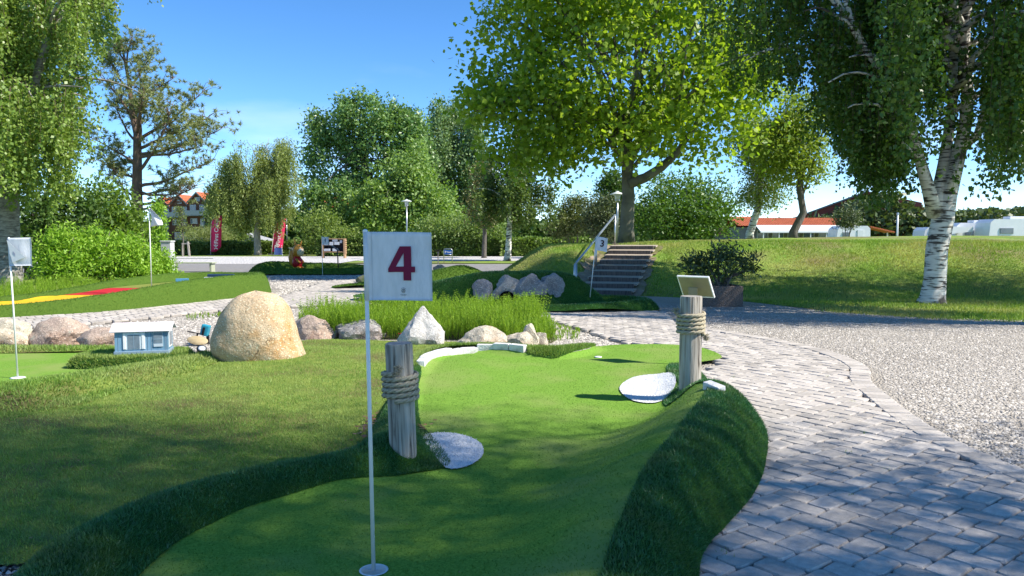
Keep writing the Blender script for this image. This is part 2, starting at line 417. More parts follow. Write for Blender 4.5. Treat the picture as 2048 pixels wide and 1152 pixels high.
TURF = M('turf_carpet', (0.022, 0.075, 0.012), (0.040, 0.11, 0.018), 40, rough=0.95, spec=0.1, bump=0.8, bscale=160, bdist=0.02)
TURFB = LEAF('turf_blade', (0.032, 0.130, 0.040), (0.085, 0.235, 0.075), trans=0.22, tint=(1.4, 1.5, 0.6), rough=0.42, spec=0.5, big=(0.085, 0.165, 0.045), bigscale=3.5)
GRASSB = LEAF('lawn_blade', (0.125, 0.25, 0.034), (0.27, 0.40, 0.08), trans=0.3, tint=(1.2, 1.2, 0.5), rough=0.5, spec=0.3, big=(0.30, 0.385, 0.11), bigscale=0.9)
LAWN = M('lawn_soil', (0.13, 0.19, 0.035), (0.21, 0.26, 0.055), 7, rough=0.95, spec=0.1, bump=0.6, bscale=60, c3=(0.14, 0.12, 0.05), scale3=1.1)

# ------------------------------------------------------------------ terrain
STAIR_A = np.array([2.35, 19.25]); STAIR_B = np.array([3.95, 24.55]); STAIR_H = 1.19; N_STEP = 9
_sd = STAIR_B - STAIR_A; STAIR_L = float(np.hypot(*_sd)); _sd = _sd / STAIR_L; _sn = np.array([_sd[1], -_sd[0]])
MOUND = np.array([(60, 16.0), (22, 17.3), (14, 17.4), (10, 17.9), (6.5, 18.3), (4.5, 18.9), (3.2, 19.2), (1.6, 19.4), (0.3, 20.3), (-0.7, 22.5), (-1.15, 26), (-0.7, 31), (2.0, 37), (8, 46), (30, 52), (80, 52)])
MOUND_S = catmull(MOUND, 6)
MOUND_POLY = np.vstack([MOUND_S, [(80, 16)]])

def z_mound(X, Y):
    X = np.asarray(X, float); Y = np.asarray(Y, float)
    d, _, _, _, _ = near_line(X, Y, MOUND_S); ins = in_poly(X, Y, MOUND_POLY)
    d = np.where(ins, d, 0)
    wd = np.interp(X, [1.2, 4.5], [2.9, 6.2])
    z = 1.30 * sm(d / wd) + 0.22 * sm((d - 4.5) / 12)
    s = (X - STAIR_A[0]) * _sd[0] + (Y - STAIR_A[1]) * _sd[1]; q = np.abs((X - STAIR_A[0]) * _sn[0] + (Y - STAIR_A[1]) * _sn[1])
    line = np.clip(s / STAIR_L, 0, 1) * STAIR_H - 0.03
    w = (1 - sm((q - 0.75) / 0.9)) * sm((s + 0.4) / 0.4) * (1 - sm((s - STAIR_L) / 1.5))
    return z * (1 - w) + line * w

def axis(a, b, fine_lo, fine_hi, fine, coarse):
    out = list(np.arange(fine_lo, fine_hi + 1e-6, fine)); x = fine_hi; st = fine
    while x < b: st = min(st * 1.35, coarse); x += st; out.append(x)
    x = fine_lo; st = fine
    while x > a: st = min(st * 1.35, coarse); x -= st; out.insert(0, x)
    return np.array(out)
gx = axis(-900, 900, -3, 24, 0.35, 90); gy = axis(-60, 1500, 13, 46, 0.35, 90)
X, Y = np.meshgrid(gx, gy); Z = z_mound(X, Y) - 0.02
rough = np.array([[mnoise.noise(Vector((x * 0.5, y * 0.5, 0.3))) for x in gx] for y in gy]) * 0.05
Z = Z + rough * np.clip(z_mound(X, Y) * 1.5, 0, 1)
idx = np.arange(X.size).reshape(X.shape)
F = np.stack([idx[:-1, :-1], idx[:-1, 1:], idx[1:, 1:], idx[1:, :-1]], -1).reshape(-1, 4)
GROUND = M('ground_grass', (0.14, 0.24, 0.035), (0.25, 0.31, 0.07), 1.1, rough=0.95, spec=0.1, bump=0.9, bscale=14, bdist=0.06, c3=(0.20, 0.165, 0.085), scale3=0.45)
tag(mk('ground', np.stack([X.ravel(), Y.ravel(), Z.ravel()], 1), F, GROUND, smooth=True), kind='structure')

def flat(z): return lambda X, Y: np.full(np.shape(X), z)

# gravel beds
GRAVEL = M('gravel', (0.31, 0.275, 0.23), (0.55, 0.50, 0.43), 55, detail=3, rough=0.9, spec=0.15, bump=1.0, bscale=42, bdist=0.03, vor=True, c3=(0.36, 0.32, 0.27), scale3=0.8)
GRAV_POLY = [(2.2, 19.2), (3.6, 18.9), (5.2, 17.7), (6.3, 15.3), (7.5, 14.1), (9, 13.6), (14, 13.0), (26, 12.6), (26, 0.5), (-12, 0.5), (-12.5, 8), (-13, 11), (-11, 14.6), (-10.2, 19), (-9.3, 24), (-9.2, 31), (-1, 31), (-0.9, 26), (-0.6, 22), (0.2, 20.2), (1.2, 19.3)]
tag(patch('gravel_bed', catmull(GRAV_POLY, 5, True), 0.35, flat(0.0), GRAVEL), kind='structure')
ROAD = M('asphalt', (0.20, 0.19, 0.185), (0.26, 0.25, 0.24), 3, rough=0.95, bump=0.3, bscale=90)
tag(mk('road', [(-90, 31.3, 0.004), (12, 31.3, 0.004), (12, 41, 0.004), (-90, 41, 0.004)], [(0, 1, 2, 3)], ROAD), kind='structure')
WGRAV = M('white_gravel', (0.42, 0.40, 0.38), (0.66, 0.63, 0.60), 9, detail=3, rough=0.9, bump=1.0, bscale=9, bdist=0.08, vor=True)
tag(mk('gravel_strip', [(-90, 41, 0.008), (-9.5, 41, 0.008), (-9.5, 56, 0.008), (-90, 56, 0.008)], [(0, 1, 2, 3)], WGRAV), kind='structure')
tag(mk('gravel_strip', [(-9.4, 46, 0.008), (12, 46, 0.008), (12, 56, 0.008), (-9.4, 56, 0.008)], [(0, 1, 2, 3)], WGRAV), kind='structure')

# paved path: outline in metres
PATH = [(0.2, 1.8), (3.5, 1.8), (3.28, 4.0), (3.2, 4.8), (3.2, 5.6), (3.4, 6.7), (3.62, 7.6), (3.95, 8.4), (4.05, 9.3), (3.9, 10.3), (3.5, 11.3), (3.0, 12.2), (2.75, 13.2), (2.9, 14.2),
        (2.6, 15.0), (0, 15.2), (-2.2, 17.5), (-3.4, 21), (-4.9, 25.5), (-6.0, 24.5), (-5.7, 21), (-5.7, 18), (-6.6, 18.6), (-8.2, 15.0), (-9.5, 13.5), (-13, 11.8), (-13, 10.4), (-9.5, 11.6), (-7.3, 12.6), (-6.0, 14.7), (-5.0, 15.6),
        (-3.6, 16.2), (-1.0, 15.3), (0.35, 14.3), (0.62, 13.6), (0.85, 12.8), (1.2, 11.7), (1.5, 10.6), (2.2, 10.1), (2.5, 9.5), (2.4, 8.7), (1.9, 8), (1.7, 7), (1.55, 6), (1.2, 5), (0.5, 3.5)]
PATH_S = catmull(PATH, 4, True)
JOINT = M('paving_joint', (0.10, 0.092, 0.08), (0.16, 0.145, 0.12), 20, rough=1.0)
path = tag(patch('paved_path', PATH_S, 0.2, flat(0.006), JOINT), kind='structure')
PAVER = M('paver_concrete', (0.415, 0.375, 0.33), (0.53, 0.48, 0.425), 26, rough=0.9, spec=0.2, bump=0.6, bscale=120, bdist=0.006, isl=0.16, objrand=True, c3=(0.35, 0.315, 0.275), scale3=5.0)

def paver_geo(a, b, rng, h=0.045):
    """one tumbled block: chipped, rounded top, 26 triangles"""
    g = 0.0035; x0, x1, y0, y1 = -a / 2 + g, a / 2 - g, -b / 2 + g, b / 2 - g
    j = lambda: rng.uniform(-0.003, 0.003); k = 0.016
    def ring(ins, z, kk):
        X0, X1, Y0, Y1 = x0 + ins, x1 - ins, y0 + ins, y1 - ins
        return [(X0 + kk + j(), Y0 + j(), z), (X1 - kk + j(), Y0 + j(), z), (X1 + j(), Y0 + kk + j(), z), (X1 + j(), Y1 - kk + j(), z),
                (X1 - kk + j(), Y1 + j(), z), (X0 + kk + j(), Y1 + j(), z), (X0 + j(), Y1 - kk + j(), z), (X0 + j(), Y0 + kk + j(), z)]
    V = ring(0, 0, k) + ring(0, h - 0.010, k) + ring(0.006, h, k * 0.8)
    Fc = []
    for r in (0, 1):
        for i in range(8): Fc.append((r * 8 + i, r * 8 + (i + 1) % 8, (r + 1) * 8 + (i + 1) % 8, (r + 1) * 8 + i))
    Fc.append(tuple(range(16, 24)))
    return V, Fc
PA, PB, PROT = 0.21, 0.14, math.radians(38)
prng = random.Random(5)
variants = []
for k in range(8):
    V, Fc = paver_geo(PA, PB, prng); me = bpy.data.meshes.new('paver'); me.from_pydata(V, [], Fc); me.update(); me.materials.append(PAVER); variants.append((me, V, Fc))
H4_OUT = catmull([(-2.3, 2.0), (0.6, 2.2), (0.62, 3.0), (0.75, 3.5), (1.1, 4.2), (1.38, 4.75), (1.55, 5.25), (1.72, 6.2), (1.72, 7.0), (1.72, 8.0), (1.9, 8.7), (2.3, 9.1), (2.25, 9.75), (2.0, 10.0), (1.4, 10.05), (1.0, 9.7), (0.6, 9.2), (-0.8, 9.5), (-1.2, 8.5), (-1.2, 6), (-1.1, 5), (-2, 4.2), (-2.4, 3.2)], 4, True)
border = catmull([(3.35, 2.6), (3.28, 4.0), (3.2, 4.8), (3.2, 5.6), (3.4, 6.7), (3.62, 7.6), (3.95, 8.4), (4.05, 9.3), (3.9, 10.3), (3.5, 11.3), (3.0, 12.2)], 14)
spots = []
R = np.array([[math.cos(PROT), -math.sin(PROT)], [math.sin(PROT), math.cos(PROT)]])
for k in range(-140, 240):
    for m_ in range(-110, 110):
        for kind in (0, 1):
            if kind == 0: c = (k * PB - m_ * PA + PA / 2, k * PB + m_ * PA + PB / 2); rot = 0.0
            else: c = ((k - 1) * PB - m_ * PA + PB / 2, k * PB + m_ * PA + PA / 2); rot = math.pi / 2
            if abs(c[0]) > 26 or abs(c[1]) > 30: continue
            p = R @ np.array(c)
            if 1.8 < p[1] < 26 and -13.2 < p[0] < 4.3: spots.append((p[0], p[1], PROT + rot))
S = np.array(spots)
ok = in_poly(S[:, 0], S[:, 1], PATH_S) & ~in_poly(S[:, 0], S[:, 1], H4_OUT)
db, _, sd_, _, _ = near_line(S[:, 0], S[:, 1], border)
ok &= ~((db < 0.19) & (S[:, 1] < 12.2))
S = S[ok]
# header course along the gravel edge
edge = []
acc = 0.0
for i in range(len(border) - 1):
    a, b = border[i], border[i + 1]; L_ = np.hypot(*(b - a)); acc += L_
    while acc >= 0.142:
        acc -= 0.142; t = 1 - acc / L_; q = a + (b - a) * t; ang = math.atan2(b[1] - a[1], b[0] - a[0])
        nrm = np.array([-(b - a)[1], (b - a)[0]]) / L_
        edge.append((*(q + nrm * 0.105), ang + math.pi / 2, 1))
allp = [tuple(s) for s in S] + edge
def vis(p): return abs(p[0]) < p[1] * 0.70 + 0.15 and p[1] > 3.2
vis_p = sorted([p for p in allp if vis(p)], key=lambda p: p[0] ** 2 + p[1] ** 2)
near_p, far_p = vis_p[:300], vis_p[300:] + [p for p in allp if not vis(p) and p[1] > 2.2]
for i, (x, y, r, *e_) in enumerate(near_p):
    o = bpy.data.objects.new('paver', variants[prng.randrange(8)][0]); COL.objects.link(o); o.parent = path
    o.location = (x, y, prng.uniform(-0.004, 0.003) + (.003 if e_ else 0)); o.rotation_euler = (prng.uniform(-0.012, 0.012), prng.uniform(-0.012, 0.012), r + prng.uniform(-0.015, 0.015))
mb = MB()
for (x, y, r, *e_) in far_p:
    V, Fc = variants[prng.randrange(8)][1:]; c, s = math.cos(r + prng.uniform(-.012, .012)), math.sin(r); dz = prng.uniform(-0.003, 0.003) + (.006 if e_ else 0); tx = prng.uniform(-.012, .012)
    mb.add([(x + v[0] * c - v[1] * s, y + v[0] * s + v[1] * c, v[2] + dz + v[0] * tx) for v in V], Fc)
tag(mk('paver', mb.V, mb.F, PAVER, path), kind='stuff')

# loose pebbles on the gravel, thinning out with distance
def pebbles(name, P, size, mat, z0=0.0, rng=RNG, label=None, cat=None):
    n = len(P); base = np.array([(1, 0, 0), (0.3, 0.9, 0.05), (-0.8, 0.5, 0), (-0.75, -0.6, 0.05), (0.35, -0.9, 0), (0.1, 0.05, 0.62)], float)
    F0 = np.array([(0, 1, 5), (1, 2, 5), (2, 3, 5), (3, 4, 5), (4, 0, 5)])
    s = size * rng.uniform(0.45, 1.25, n) ** 1.2; a = rng.uniform(0, 6.283, n); asp = rng.uniform(0.6, 1.0, n); hz = rng.uniform(0.5, 1.3, n)
    J = base[None] + rng.normal(0, 0.13, (n, 6, 3))
    x = J[..., 0] * s[:, None]; y = J[..., 1] * (s * asp)[:, None]; z = J[..., 2] * (s * hz)[:, None]
    ca, sa = np.cos(a)[:, None], np.sin(a)[:, None]
    V = np.stack([P[:, :1] + x * ca - y * sa, P[:, 1:2] + x * sa + y * ca, z0 + z], -1).reshape(-1, 3)
    F = (F0[None] + (np.arange(n) * 6)[:, None, None]).reshape(-1, 3)
    return mk(name, V, F, mat)
PEB = LEAF('pebble', (0.24, 0.215, 0.185), (0.68, 0.625, 0.55), trans=0.0, rough=0.8, spec=0.25)
rg = [(3.25, 3.6), (3.3, 5.6), (3.5, 6.7), (3.75, 7.6), (4.1, 8.4), (4.2, 9.3), (4.0, 10.4), (3.6, 11.4), (3.1, 12.3), (2.9, 13.2), (3.0, 16.5), (5.2, 17.4), (6.2, 15.3), (7.5, 14.0), (9.4, 13.5), (9.4, 11), (4, 4.5)]
P = sample(rg, 34000, near=5.5)
o = pebbles('gravel_pebbles', P, 0.015, PEB); tag(o, 'loose pale pebbles on the gravel right of the path', 'gravel', kind='stuff')
mid = [(0.5, 13.6), (0.85, 12.6), (1.2, 11.5), (1.5, 10.5), (1.0, 10.1), (0.3, 9.5), (-0.2, 10.5), (0.2, 12)]
o = pebbles('gravel_pebbles', sample(mid, 5000), 0.02, PEB); tag(o, 'loose pale pebbles beside the fern bed', 'gravel', kind='stuff')
lf = [(-7.2, 12.4), (-5.9, 14.4), (-4.8, 15.4), (-3.6, 15.9), (-3.6, 12.5), (-3.3, 9.6), (-4.6, 9.4), (-6.0, 10.2), (-7.3, 11)]
o = pebbles('gravel_pebbles', sample(lf, 8000), 0.022, PEB); tag(o, 'loose pale pebbles behind the blue cabin', 'gravel', kind='stuff')
ll = [(-3.2, 2.9), (-2.12, 2.9), (-2.14, 3.25), (-2.4, 3.6), (-3.2, 3.75)]
o = pebbles('gravel_pebbles', sample(ll, 2600), 0.013, PEB, z0=0.03); tag(o, 'small pale pebbles at the lawn edge in the near left corner', 'gravel', kind='stuff')
cg = [(-5.6, 18), (-5.6, 21), (-6, 24.6), (-4.9, 25.6), (-4.0, 23), (-3, 30.5), (-9, 30.5), (-9, 24), (-6.4, 21.5), (-6.3, 19)]
o = pebbles('gravel_pebbles', sample(cg, 7000), 0.035, PEB); tag(o, 'loose pale pebbles around the far holes', 'gravel', kind='stuff')

o = pebbles('gravel_pebbles', np.concatenate([sample([(1.0, 3.3), (2.2, 3.3), (3.1, 5), (3.3, 7), (2.1, 7), (1.9, 5.4)], 260), sample([(3.0, 4), (3.2, 4), (3.5, 7.2), (3.3, 7.2)], 160)]), .006, PEB, z0=.044); tag(o, 'stray white grit lying on the near paving', 'grit', kind='stuff')

# grass on the mound and on its front verge
GRASSM = LEAF('mound_grass_blade', (0.15, 0.285, 0.034), (0.31, 0.42, 0.08), trans=0.3, tint=(1.2, 1.2, 0.5), rough=0.55, spec=0.25, big=(0.40, 0.39, 0.14), bigscale=0.5)
zg = lambda X, Y: z_mound(X, Y) - 0.02
mp_ = [(16.5, 14.5), (16, 26), (9, 27), (4.8, 27), (3, 25), (0.3, 29), (-1.0, 26), (-0.6, 22.5), (0.4, 20.4), (1.6, 19.5), (3.2, 19.2), (5.3, 17.9), (6.4, 15.6), (7.6, 14.3), (9.3, 13.9)]
P = sample(mp_, 105000)
q = np.abs((P[:, 0] - STAIR_A[0]) * _sn[0] + (P[:, 1] - STAIR_A[1]) * _sn[1]); s_ = (P[:, 0] - STAIR_A[0]) * _sd[0] + (P[:, 1] - STAIR_A[1]) * _sd[1]
keep = ~((q < 0.78 + RNG.uniform(0, 0.35, len(P))) & (s_ > -0.3) & (s_ < STAIR_L + 0.1))
blades('mound_grass', P[keep], zg, 0.075, 0.022, GRASSM, lean=0.45)
tag(bpy.data.objects['mound_grass'], 'short dry grass covering the mound', 'grass')
verge = [(6.0, 15.2), (7.5, 13.7), (9.3, 13.1), (12, 12.9), (12, 15.2), (7, 15.6)]
blades('verge_grass', sample(verge, 9000), zg, 0.08, 0.02, GRASSM, lean=0.4)
tag(bpy.data.objects['verge_grass'], 'thin grass fading into the gravel below the birch', 'grass')
far_g = [(-9.3, 56), (12, 56), (12, 42), (-3.5, 42), (-9.3, 44)]
tag(mk('ground', [(-9.3, 42, 0.014), (3, 42, 0.014), (3, 46, 0.014), (-9.3, 46, 0.014)], [(0, 1, 2, 3)], GROUND), kind='structure')

# ------------------------------------------------------------------ hole 4: the near course
def ridge(X, Y, P, win, wout, pin=2.0, pout=2.0, bell=False):
    d, h, s, _, _ = near_line(X, Y, P)
    wi = win if np.isscalar(win) else win(Y); wo = wout if np.isscalar(wout) else wout(Y)
    zi = h * np.exp(-(d / wi) ** 2) if bell else h * np.clip(1 - (d / wi) ** pin, 0, 1)
    zo = h * np.clip(1 - (d / wo) ** pout, 0, 1)
    return np.where(s > 0, zo, zi)
R4 = catmull([(0.28, 2.2, .15), (.41, 2.9, .18), (.557, 3.34, .23), (.73, 3.8, .28), (.99, 4.355, .31), (1.254, 4.96, .32), (1.46, 5.5, .32), (1.55, 6.0, .30), (1.58, 6.5, .17), (1.62, 7.0, .10), (1.72, 7.9, .06), (1.87, 8.6, .0)], 8)
T4 = catmull([(-1.86, 2.2, .10), (-1.88, 3.0, .10), (-1.92, 3.3, .105), (-1.88, 3.6, .105), (-1.74, 3.96, .105), (-1.46, 4.30, .105), (-1.12, 4.54, .11), (-.93, 4.70, .12), (-.82, 4.95, .13), (-.84, 5.5, .11), (-.92, 6.2, .08), (-.99, 7.0, .05), (-1.04, 7.9, .04)], 8)
B4 = catmull([(-1.05, 7.9, .07), (-1.0, 8.7, .08), (-.78, 9.25, .09), (-.4, 9.42, .09), (.15, 9.2, .10), (.55, 9.12, .11), (.95, 9.6, .07), (1.05, 9.85, .02)], 8)
wo4 = lambda Y: np.interp(Y, [2.5, 3.0, 3.4, 4.2, 4.8, 6.2, 7.5], [.26, .29, .31, .37, .42, .38, .25])
def z4(X, Y):
    X = np.asarray(X, float); Y = np.asarray(Y, float)
    base = 0.05
    r = ridge(X, Y, R4, lambda q: np.interp(q, [5.4, 6.4], [.46, .17]), wo4, bell=True, pout=2.3)
    t = ridge(X, Y, T4, 0.20, lambda q: np.interp(q, [4.9, 5.6], [.29, .15]), 2.2, 2.0)
    b = ridge(X, Y, B4, 0.18, 0.20)
    m = 0.06 * np.exp(-(((X + .70) / .20) ** 2 + ((Y - 4.80) / .20) ** 2))
    hump = 0.06 * np.exp(-(((X + .5) / .7) ** 2 + ((Y - 8.4) / .9) ** 2))
    return base + np.maximum.reduce([r, t, b]) + m + hump
def z4turf(X, Y): return z4(X, Y) + 0.010
h4 = thing('minigolf_course', 'near minigolf green with dark turf banks, flag 4 and two rope-wrapped posts standing in it', 'minigolf hole', (0.2, 5.5, 0))
L4 = (0.2, 5.5, 0)
cup = (*(-0.60, 3.23),)
carpet4 = [(-1.6, 2.2), (-1.61, 3.0), (-1.62, 3.26), (-1.6, 3.6), (-1.44, 3.98), (-1.08, 4.32), (-.78, 4.5), (-.5, 4.69), (-.5, 5.0), (-.66, 5.5), (-.78, 5.9), (-.90, 7.0), (-.98, 7.95), (-.90, 8.7), (-.72, 9.14), (-.39, 9.30), (.15, 9.05), (.55, 8.95), (.95, 9.4), (1.07, 9.85),
           (1.37, 10.15), (2.1, 10.2), (2.48, 9.85), (2.52, 9.1), (2.1, 8.7), (1.8, 8.4), (1.66, 7.9), (1.58, 7.0), (1.54, 6.5), (1.56, 6.0), (1.47, 5.5), (1.26, 4.96), (1.0, 4.36), (.74, 3.8), (.57, 3.34), (.42, 2.9), (.3, 2.3)]
c4s = catmull(carpet4, 5, True)
patch('putting_green', c4s, 0.045, z4, CARPET, h4, L4, holes=[(cup[0], cup[1], 0.056)])
CARPB = LEAF('carpet_fibre', (0.095, 0.195, 0.024), (0.22, 0.35, 0.06), trans=0.1, tint=(1.2, 1.2, .6), rough=0.7, spec=0.1)
P = sample(c4s, 100000, near=3.8); P = P[np.hypot(P[:, 0] - cup[0], P[:, 1] - cup[1]) > 0.063]
blades('carpet_pile', P, z4, 0.013, 0.0065, CARPB, h4, lean=0.8, loc=L4)
bankR = catmull([(.24, 2.2), (.36, 2.9), (.50, 3.34), (.67, 3.8), (.93, 4.355), (1.19, 4.96), (1.41, 5.5), (1.49, 6.0), (1.30, 6.35), (1.36, 6.7), (1.55, 7.0), (1.62, 7.9), (1.78, 8.55), (1.97, 8.5), (2.0, 7.9), (1.9, 7.0), (1.95, 6.3), (1.87, 5.6), (1.70, 5.0), (1.38, 4.25), (.94, 3.5), (.76, 3.0), (.70, 2.2)], 5, True)
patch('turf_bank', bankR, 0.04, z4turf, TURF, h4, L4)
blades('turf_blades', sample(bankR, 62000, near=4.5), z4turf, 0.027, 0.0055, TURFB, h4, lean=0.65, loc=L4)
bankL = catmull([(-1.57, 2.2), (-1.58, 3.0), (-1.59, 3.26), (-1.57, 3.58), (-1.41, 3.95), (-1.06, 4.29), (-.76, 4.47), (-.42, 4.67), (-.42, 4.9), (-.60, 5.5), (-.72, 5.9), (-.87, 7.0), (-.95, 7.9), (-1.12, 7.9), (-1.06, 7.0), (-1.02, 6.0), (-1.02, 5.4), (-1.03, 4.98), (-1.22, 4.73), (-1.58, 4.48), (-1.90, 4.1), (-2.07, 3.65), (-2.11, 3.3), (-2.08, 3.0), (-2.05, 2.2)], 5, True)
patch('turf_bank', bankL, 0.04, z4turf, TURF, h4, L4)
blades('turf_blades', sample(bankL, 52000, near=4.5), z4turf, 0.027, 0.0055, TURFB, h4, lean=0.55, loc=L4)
bankB = catmull([(-1.0, 7.9), (-.96, 8.7), (-.76, 9.2), (-.39, 9.36), (.15, 9.12), (.2, 9.0), (.55, 8.92), (.95, 9.4), (1.08, 9.86), (.85, 9.75), (.5, 9.38), (.1, 9.42), (-.4, 9.6), (-.9, 9.4), (-1.14, 8.7), (-1.18, 7.9)], 5, True)
patch('turf_bank', bankB, 0.04, z4turf, TURF, h4, L4)
blades('turf_blades', sample(bankB, 15000), z4turf, 0.04, 0.009, GRASSB, h4, lean=0.5, loc=L4)
# painted stone blocks along the back edge
BLOCK = M('painted_block', (0.62, 0.61, 0.59), (0.74, 0.73, 0.71), 14, rough=0.9, bump=0.6, bscale=50, c3=(0.40, 0.38, 0.34), scale3=7)
bc = catmull([(-.965, 7.98), (-.93, 8.45), (-.82, 8.86), (-.62, 9.16), (-.36, 9.29), (-.05, 9.20), (.16, 9.08)], 20)
cum = np.concatenate([[0], np.cumsum(np.hypot(*np.diff(bc, axis=0).T))]); nb = 10
for i in range(nb):
    s0 = cum[-1] * (i + 0.5) / nb; x, y = np.interp(s0, cum, bc[:, 0]), np.interp(s0, cum, bc[:, 1])
    x2, y2 = np.interp(s0 + .03, cum, bc[:, 0]), np.interp(s0 + .03, cum, bc[:, 1])
    MB().box((0, 0, 0), (cum[-1] / nb - .008, 0.09, 0.16), bev=0.008).build('stone_block', BLOCK, h4, loc=(x - L4[0], y - L4[1], float(z4(np.array([x]), np.array([y]))[0]) - .038 + prng.uniform(0, .012))).rotation_euler = (prng.uniform(-.03, .03), prng.uniform(-.04, .04), math.atan2(y2 - y, x2 - x) + prng.uniform(-.03, .03))
MB().box((0, 0, 0), (0.16, 0.075, 0.10), bev=0.008).build('stone_block', BLOCK, h4, loc=(1.49 - L4[0], 5.58 - L4[1], 0.365)).rotation_euler = (0.1, 0.12, -1.05)
# round white pads
PAD = M('white_pad', (0.66, 0.66, 0.65), (0.80, 0.80, 0.79), 60, rough=0.95, bump=0.8, bscale=160, bdist=0.01)
PADB = LEAF('white_pad_fibre', (0.6, 0.6, 0.6), (0.85, 0.85, 0.84), trans=0.1, tint=(1, 1, 1), rough=0.8, spec=0.1)
z4pad = lambda X, Y: z4(X, Y) + 0.012
for pts in ([(-0.64, 5.39), (-0.56, 5.52), (-0.40, 5.50), (-0.24, 5.30), (-0.19, 5.01), (-0.25, 4.76), (-0.37, 4.65), (-0.47, 4.79)],
            [(1.02, 7.18), (1.21, 7.69), (1.43, 7.86), (1.61, 7.69), (1.57, 7.26), (1.44, 6.80), (1.24, 6.53), (1.05, 6.66)]):
    pp = catmull(pts, 6, True); patch('sand_pad', pp, 0.035, z4pad, PAD, h4, L4)
    blades('pad_pile', sample(pp, 6000), z4pad, 0.014, 0.008, PADB, h4, lean=0.7, loc=L4)
# cup and tee marker
cz = float(z4(np.array([cup[0]]), np.array([cup[1]]))[0])
MB().lathe([(0.063, 0.004), (0.056, 0.006), (0.0535, 0.004), (0.053, -0.043), (0.0, -0.043)], 32, (0, 0, 0)).build('cup', WHITE, h4, True, (cup[0] - L4[0], cup[1] - L4[1], cz))
tee = (1.03, 9.07)
MB().lathe([(0.045, 0.0), (0.045, 0.008), (0.035, 0.012), (0, 0.012)], 20).build('tee_marker', WHITE, h4, True, (tee[0] - L4[0], tee[1] - L4[1], float(z4(np.array([tee[0]]), np.array([tee[1]]))[0]) + .002))

# ------------------------------------------------------------------ flags
def text_mesh(name, body, size, mat, parent, loc, rot, bold=0.0, ext=0.0008, align='CENTER', sx=1.0):
    cu = bpy.data.curves.new(name, 'FONT'); cu.body = body; cu.size = size; cu.offset = bold; cu.extrude = ext; cu.align_x = align; cu.align_y = 'CENTER'
    tmp = bpy.data.objects.new('tmp_text', cu); COL.objects.link(tmp); dg = bpy.context.evaluated_depsgraph_get()
    me = bpy.data.meshes.new_from_object(tmp.evaluated_get(dg)); bpy.data.objects.remove(tmp); bpy.data.curves.remove(cu)
    me.materials.clear(); me.materials.append(mat); me.name = name
    o = bpy.data.objects.new(name, me); COL.objects.link(o); o.parent = parent; o.location = loc; o.rotation_euler = rot; o.scale = (sx, 1, 1)
    return o
def cloth_grid(w, h, amp, nx=16, ny=14, ph=0.0, sag=0.0, thick=0.002):
    V = []; Fc = []
    for s in (0, 1):
        for j in range(ny + 1):
            for i in range(nx + 1):
                u, v = i / nx, j / ny
                y = amp * (math.sin(u * 6 + v * 2.2 + ph) * 0.6 + math.sin(u * 11 - v * 4 + ph) * 0.25 + math.sin(v * 7 + u * 3) * .25) * min(1, u * 3)
                V.append((u * w, y + (thick if s else 0), v * h - sag * u * u - h))
    n = (nx + 1) * (ny + 1)
    for s in (0, 1):
        for j in range(ny):
            for i in range(nx):
                a = s * n + j * (nx + 1) + i; f = (a, a + 1, a + nx + 2, a + nx + 1); Fc.append(f if s == 0 else f[::-1])
    for i in range(nx):
        for j in (0, ny):
            a = j * (nx + 1) + i; Fc.append((a, a + 1, n + a + 1, n + a))
    for j in range(ny):
        for i in (0, nx):
            a = j * (nx + 1) + i; Fc.append((a, a + nx + 1, n + a + nx + 1, n + a))
    return V, Fc
def flag_pole(name, label, loc, height, lean=(0, 0), r=0.0085, group='white hole flags'):
    t = thing(name, label, 'flag', loc, 0, group); t.rotation_euler = (lean[1], lean[0], 0)
    MB().tube([(0, 0, -0.03), (0, 0, height)], r, 12).build('pole', POLE, t, True)
    MB().lathe([(r, height), (r * 1.3, height + .004), (r * 1.1, height + .014), (0, height + .018)], 12).build('cap', POLE, t, True)
    return t
f4 = flag_pole('hole_flag', 'large square white flag with a dark red 4 in the near cup', (cup[0], cup[1], 0.012), 1.50, (-0.012, 0.0), 0.0088)
V, Fc = cloth_grid(0.285, 0.288, 0.0062, ph=.6, sag=0.006); cl = mk('flag_cloth', V, Fc, CLOTH, f4, True, (-0.006, -0.011, 1.505))
MB().tube([(0, 0, 0), (0, 0, -0.29)], 0.0135, 10).build('sleeve', CLOTH, f4, True, (0.004, 0, 1.506))
MB().box((0, 0, 0), (0.0012, 0.0015, 0.286)).build('seam', M('seam_grey', (.42, .45, .47)), cl, loc=(0.034, -0.003, -0.143))
MB().box((0, 0, 0), (0.25, 0.0015, 0.0012)).build('seam', MATS['seam_grey'], cl, loc=(0.158, -0.005, -0.287))
def z2m(x, y): return ((x - 274) / 4.8 / 1530 * 3.33, -(y - 118) / 4.8 / 1530 * 3.33)
out = [z2m(*p) for p in ((500, 460), (610, 255), (715, 255), (715, 443), (750, 443), (750, 497), (712, 497), (712, 572), (640, 572), (640, 492), (500, 492))]
hol = [z2m(*p) for p in ((645, 315), (573, 441), (645, 441))]
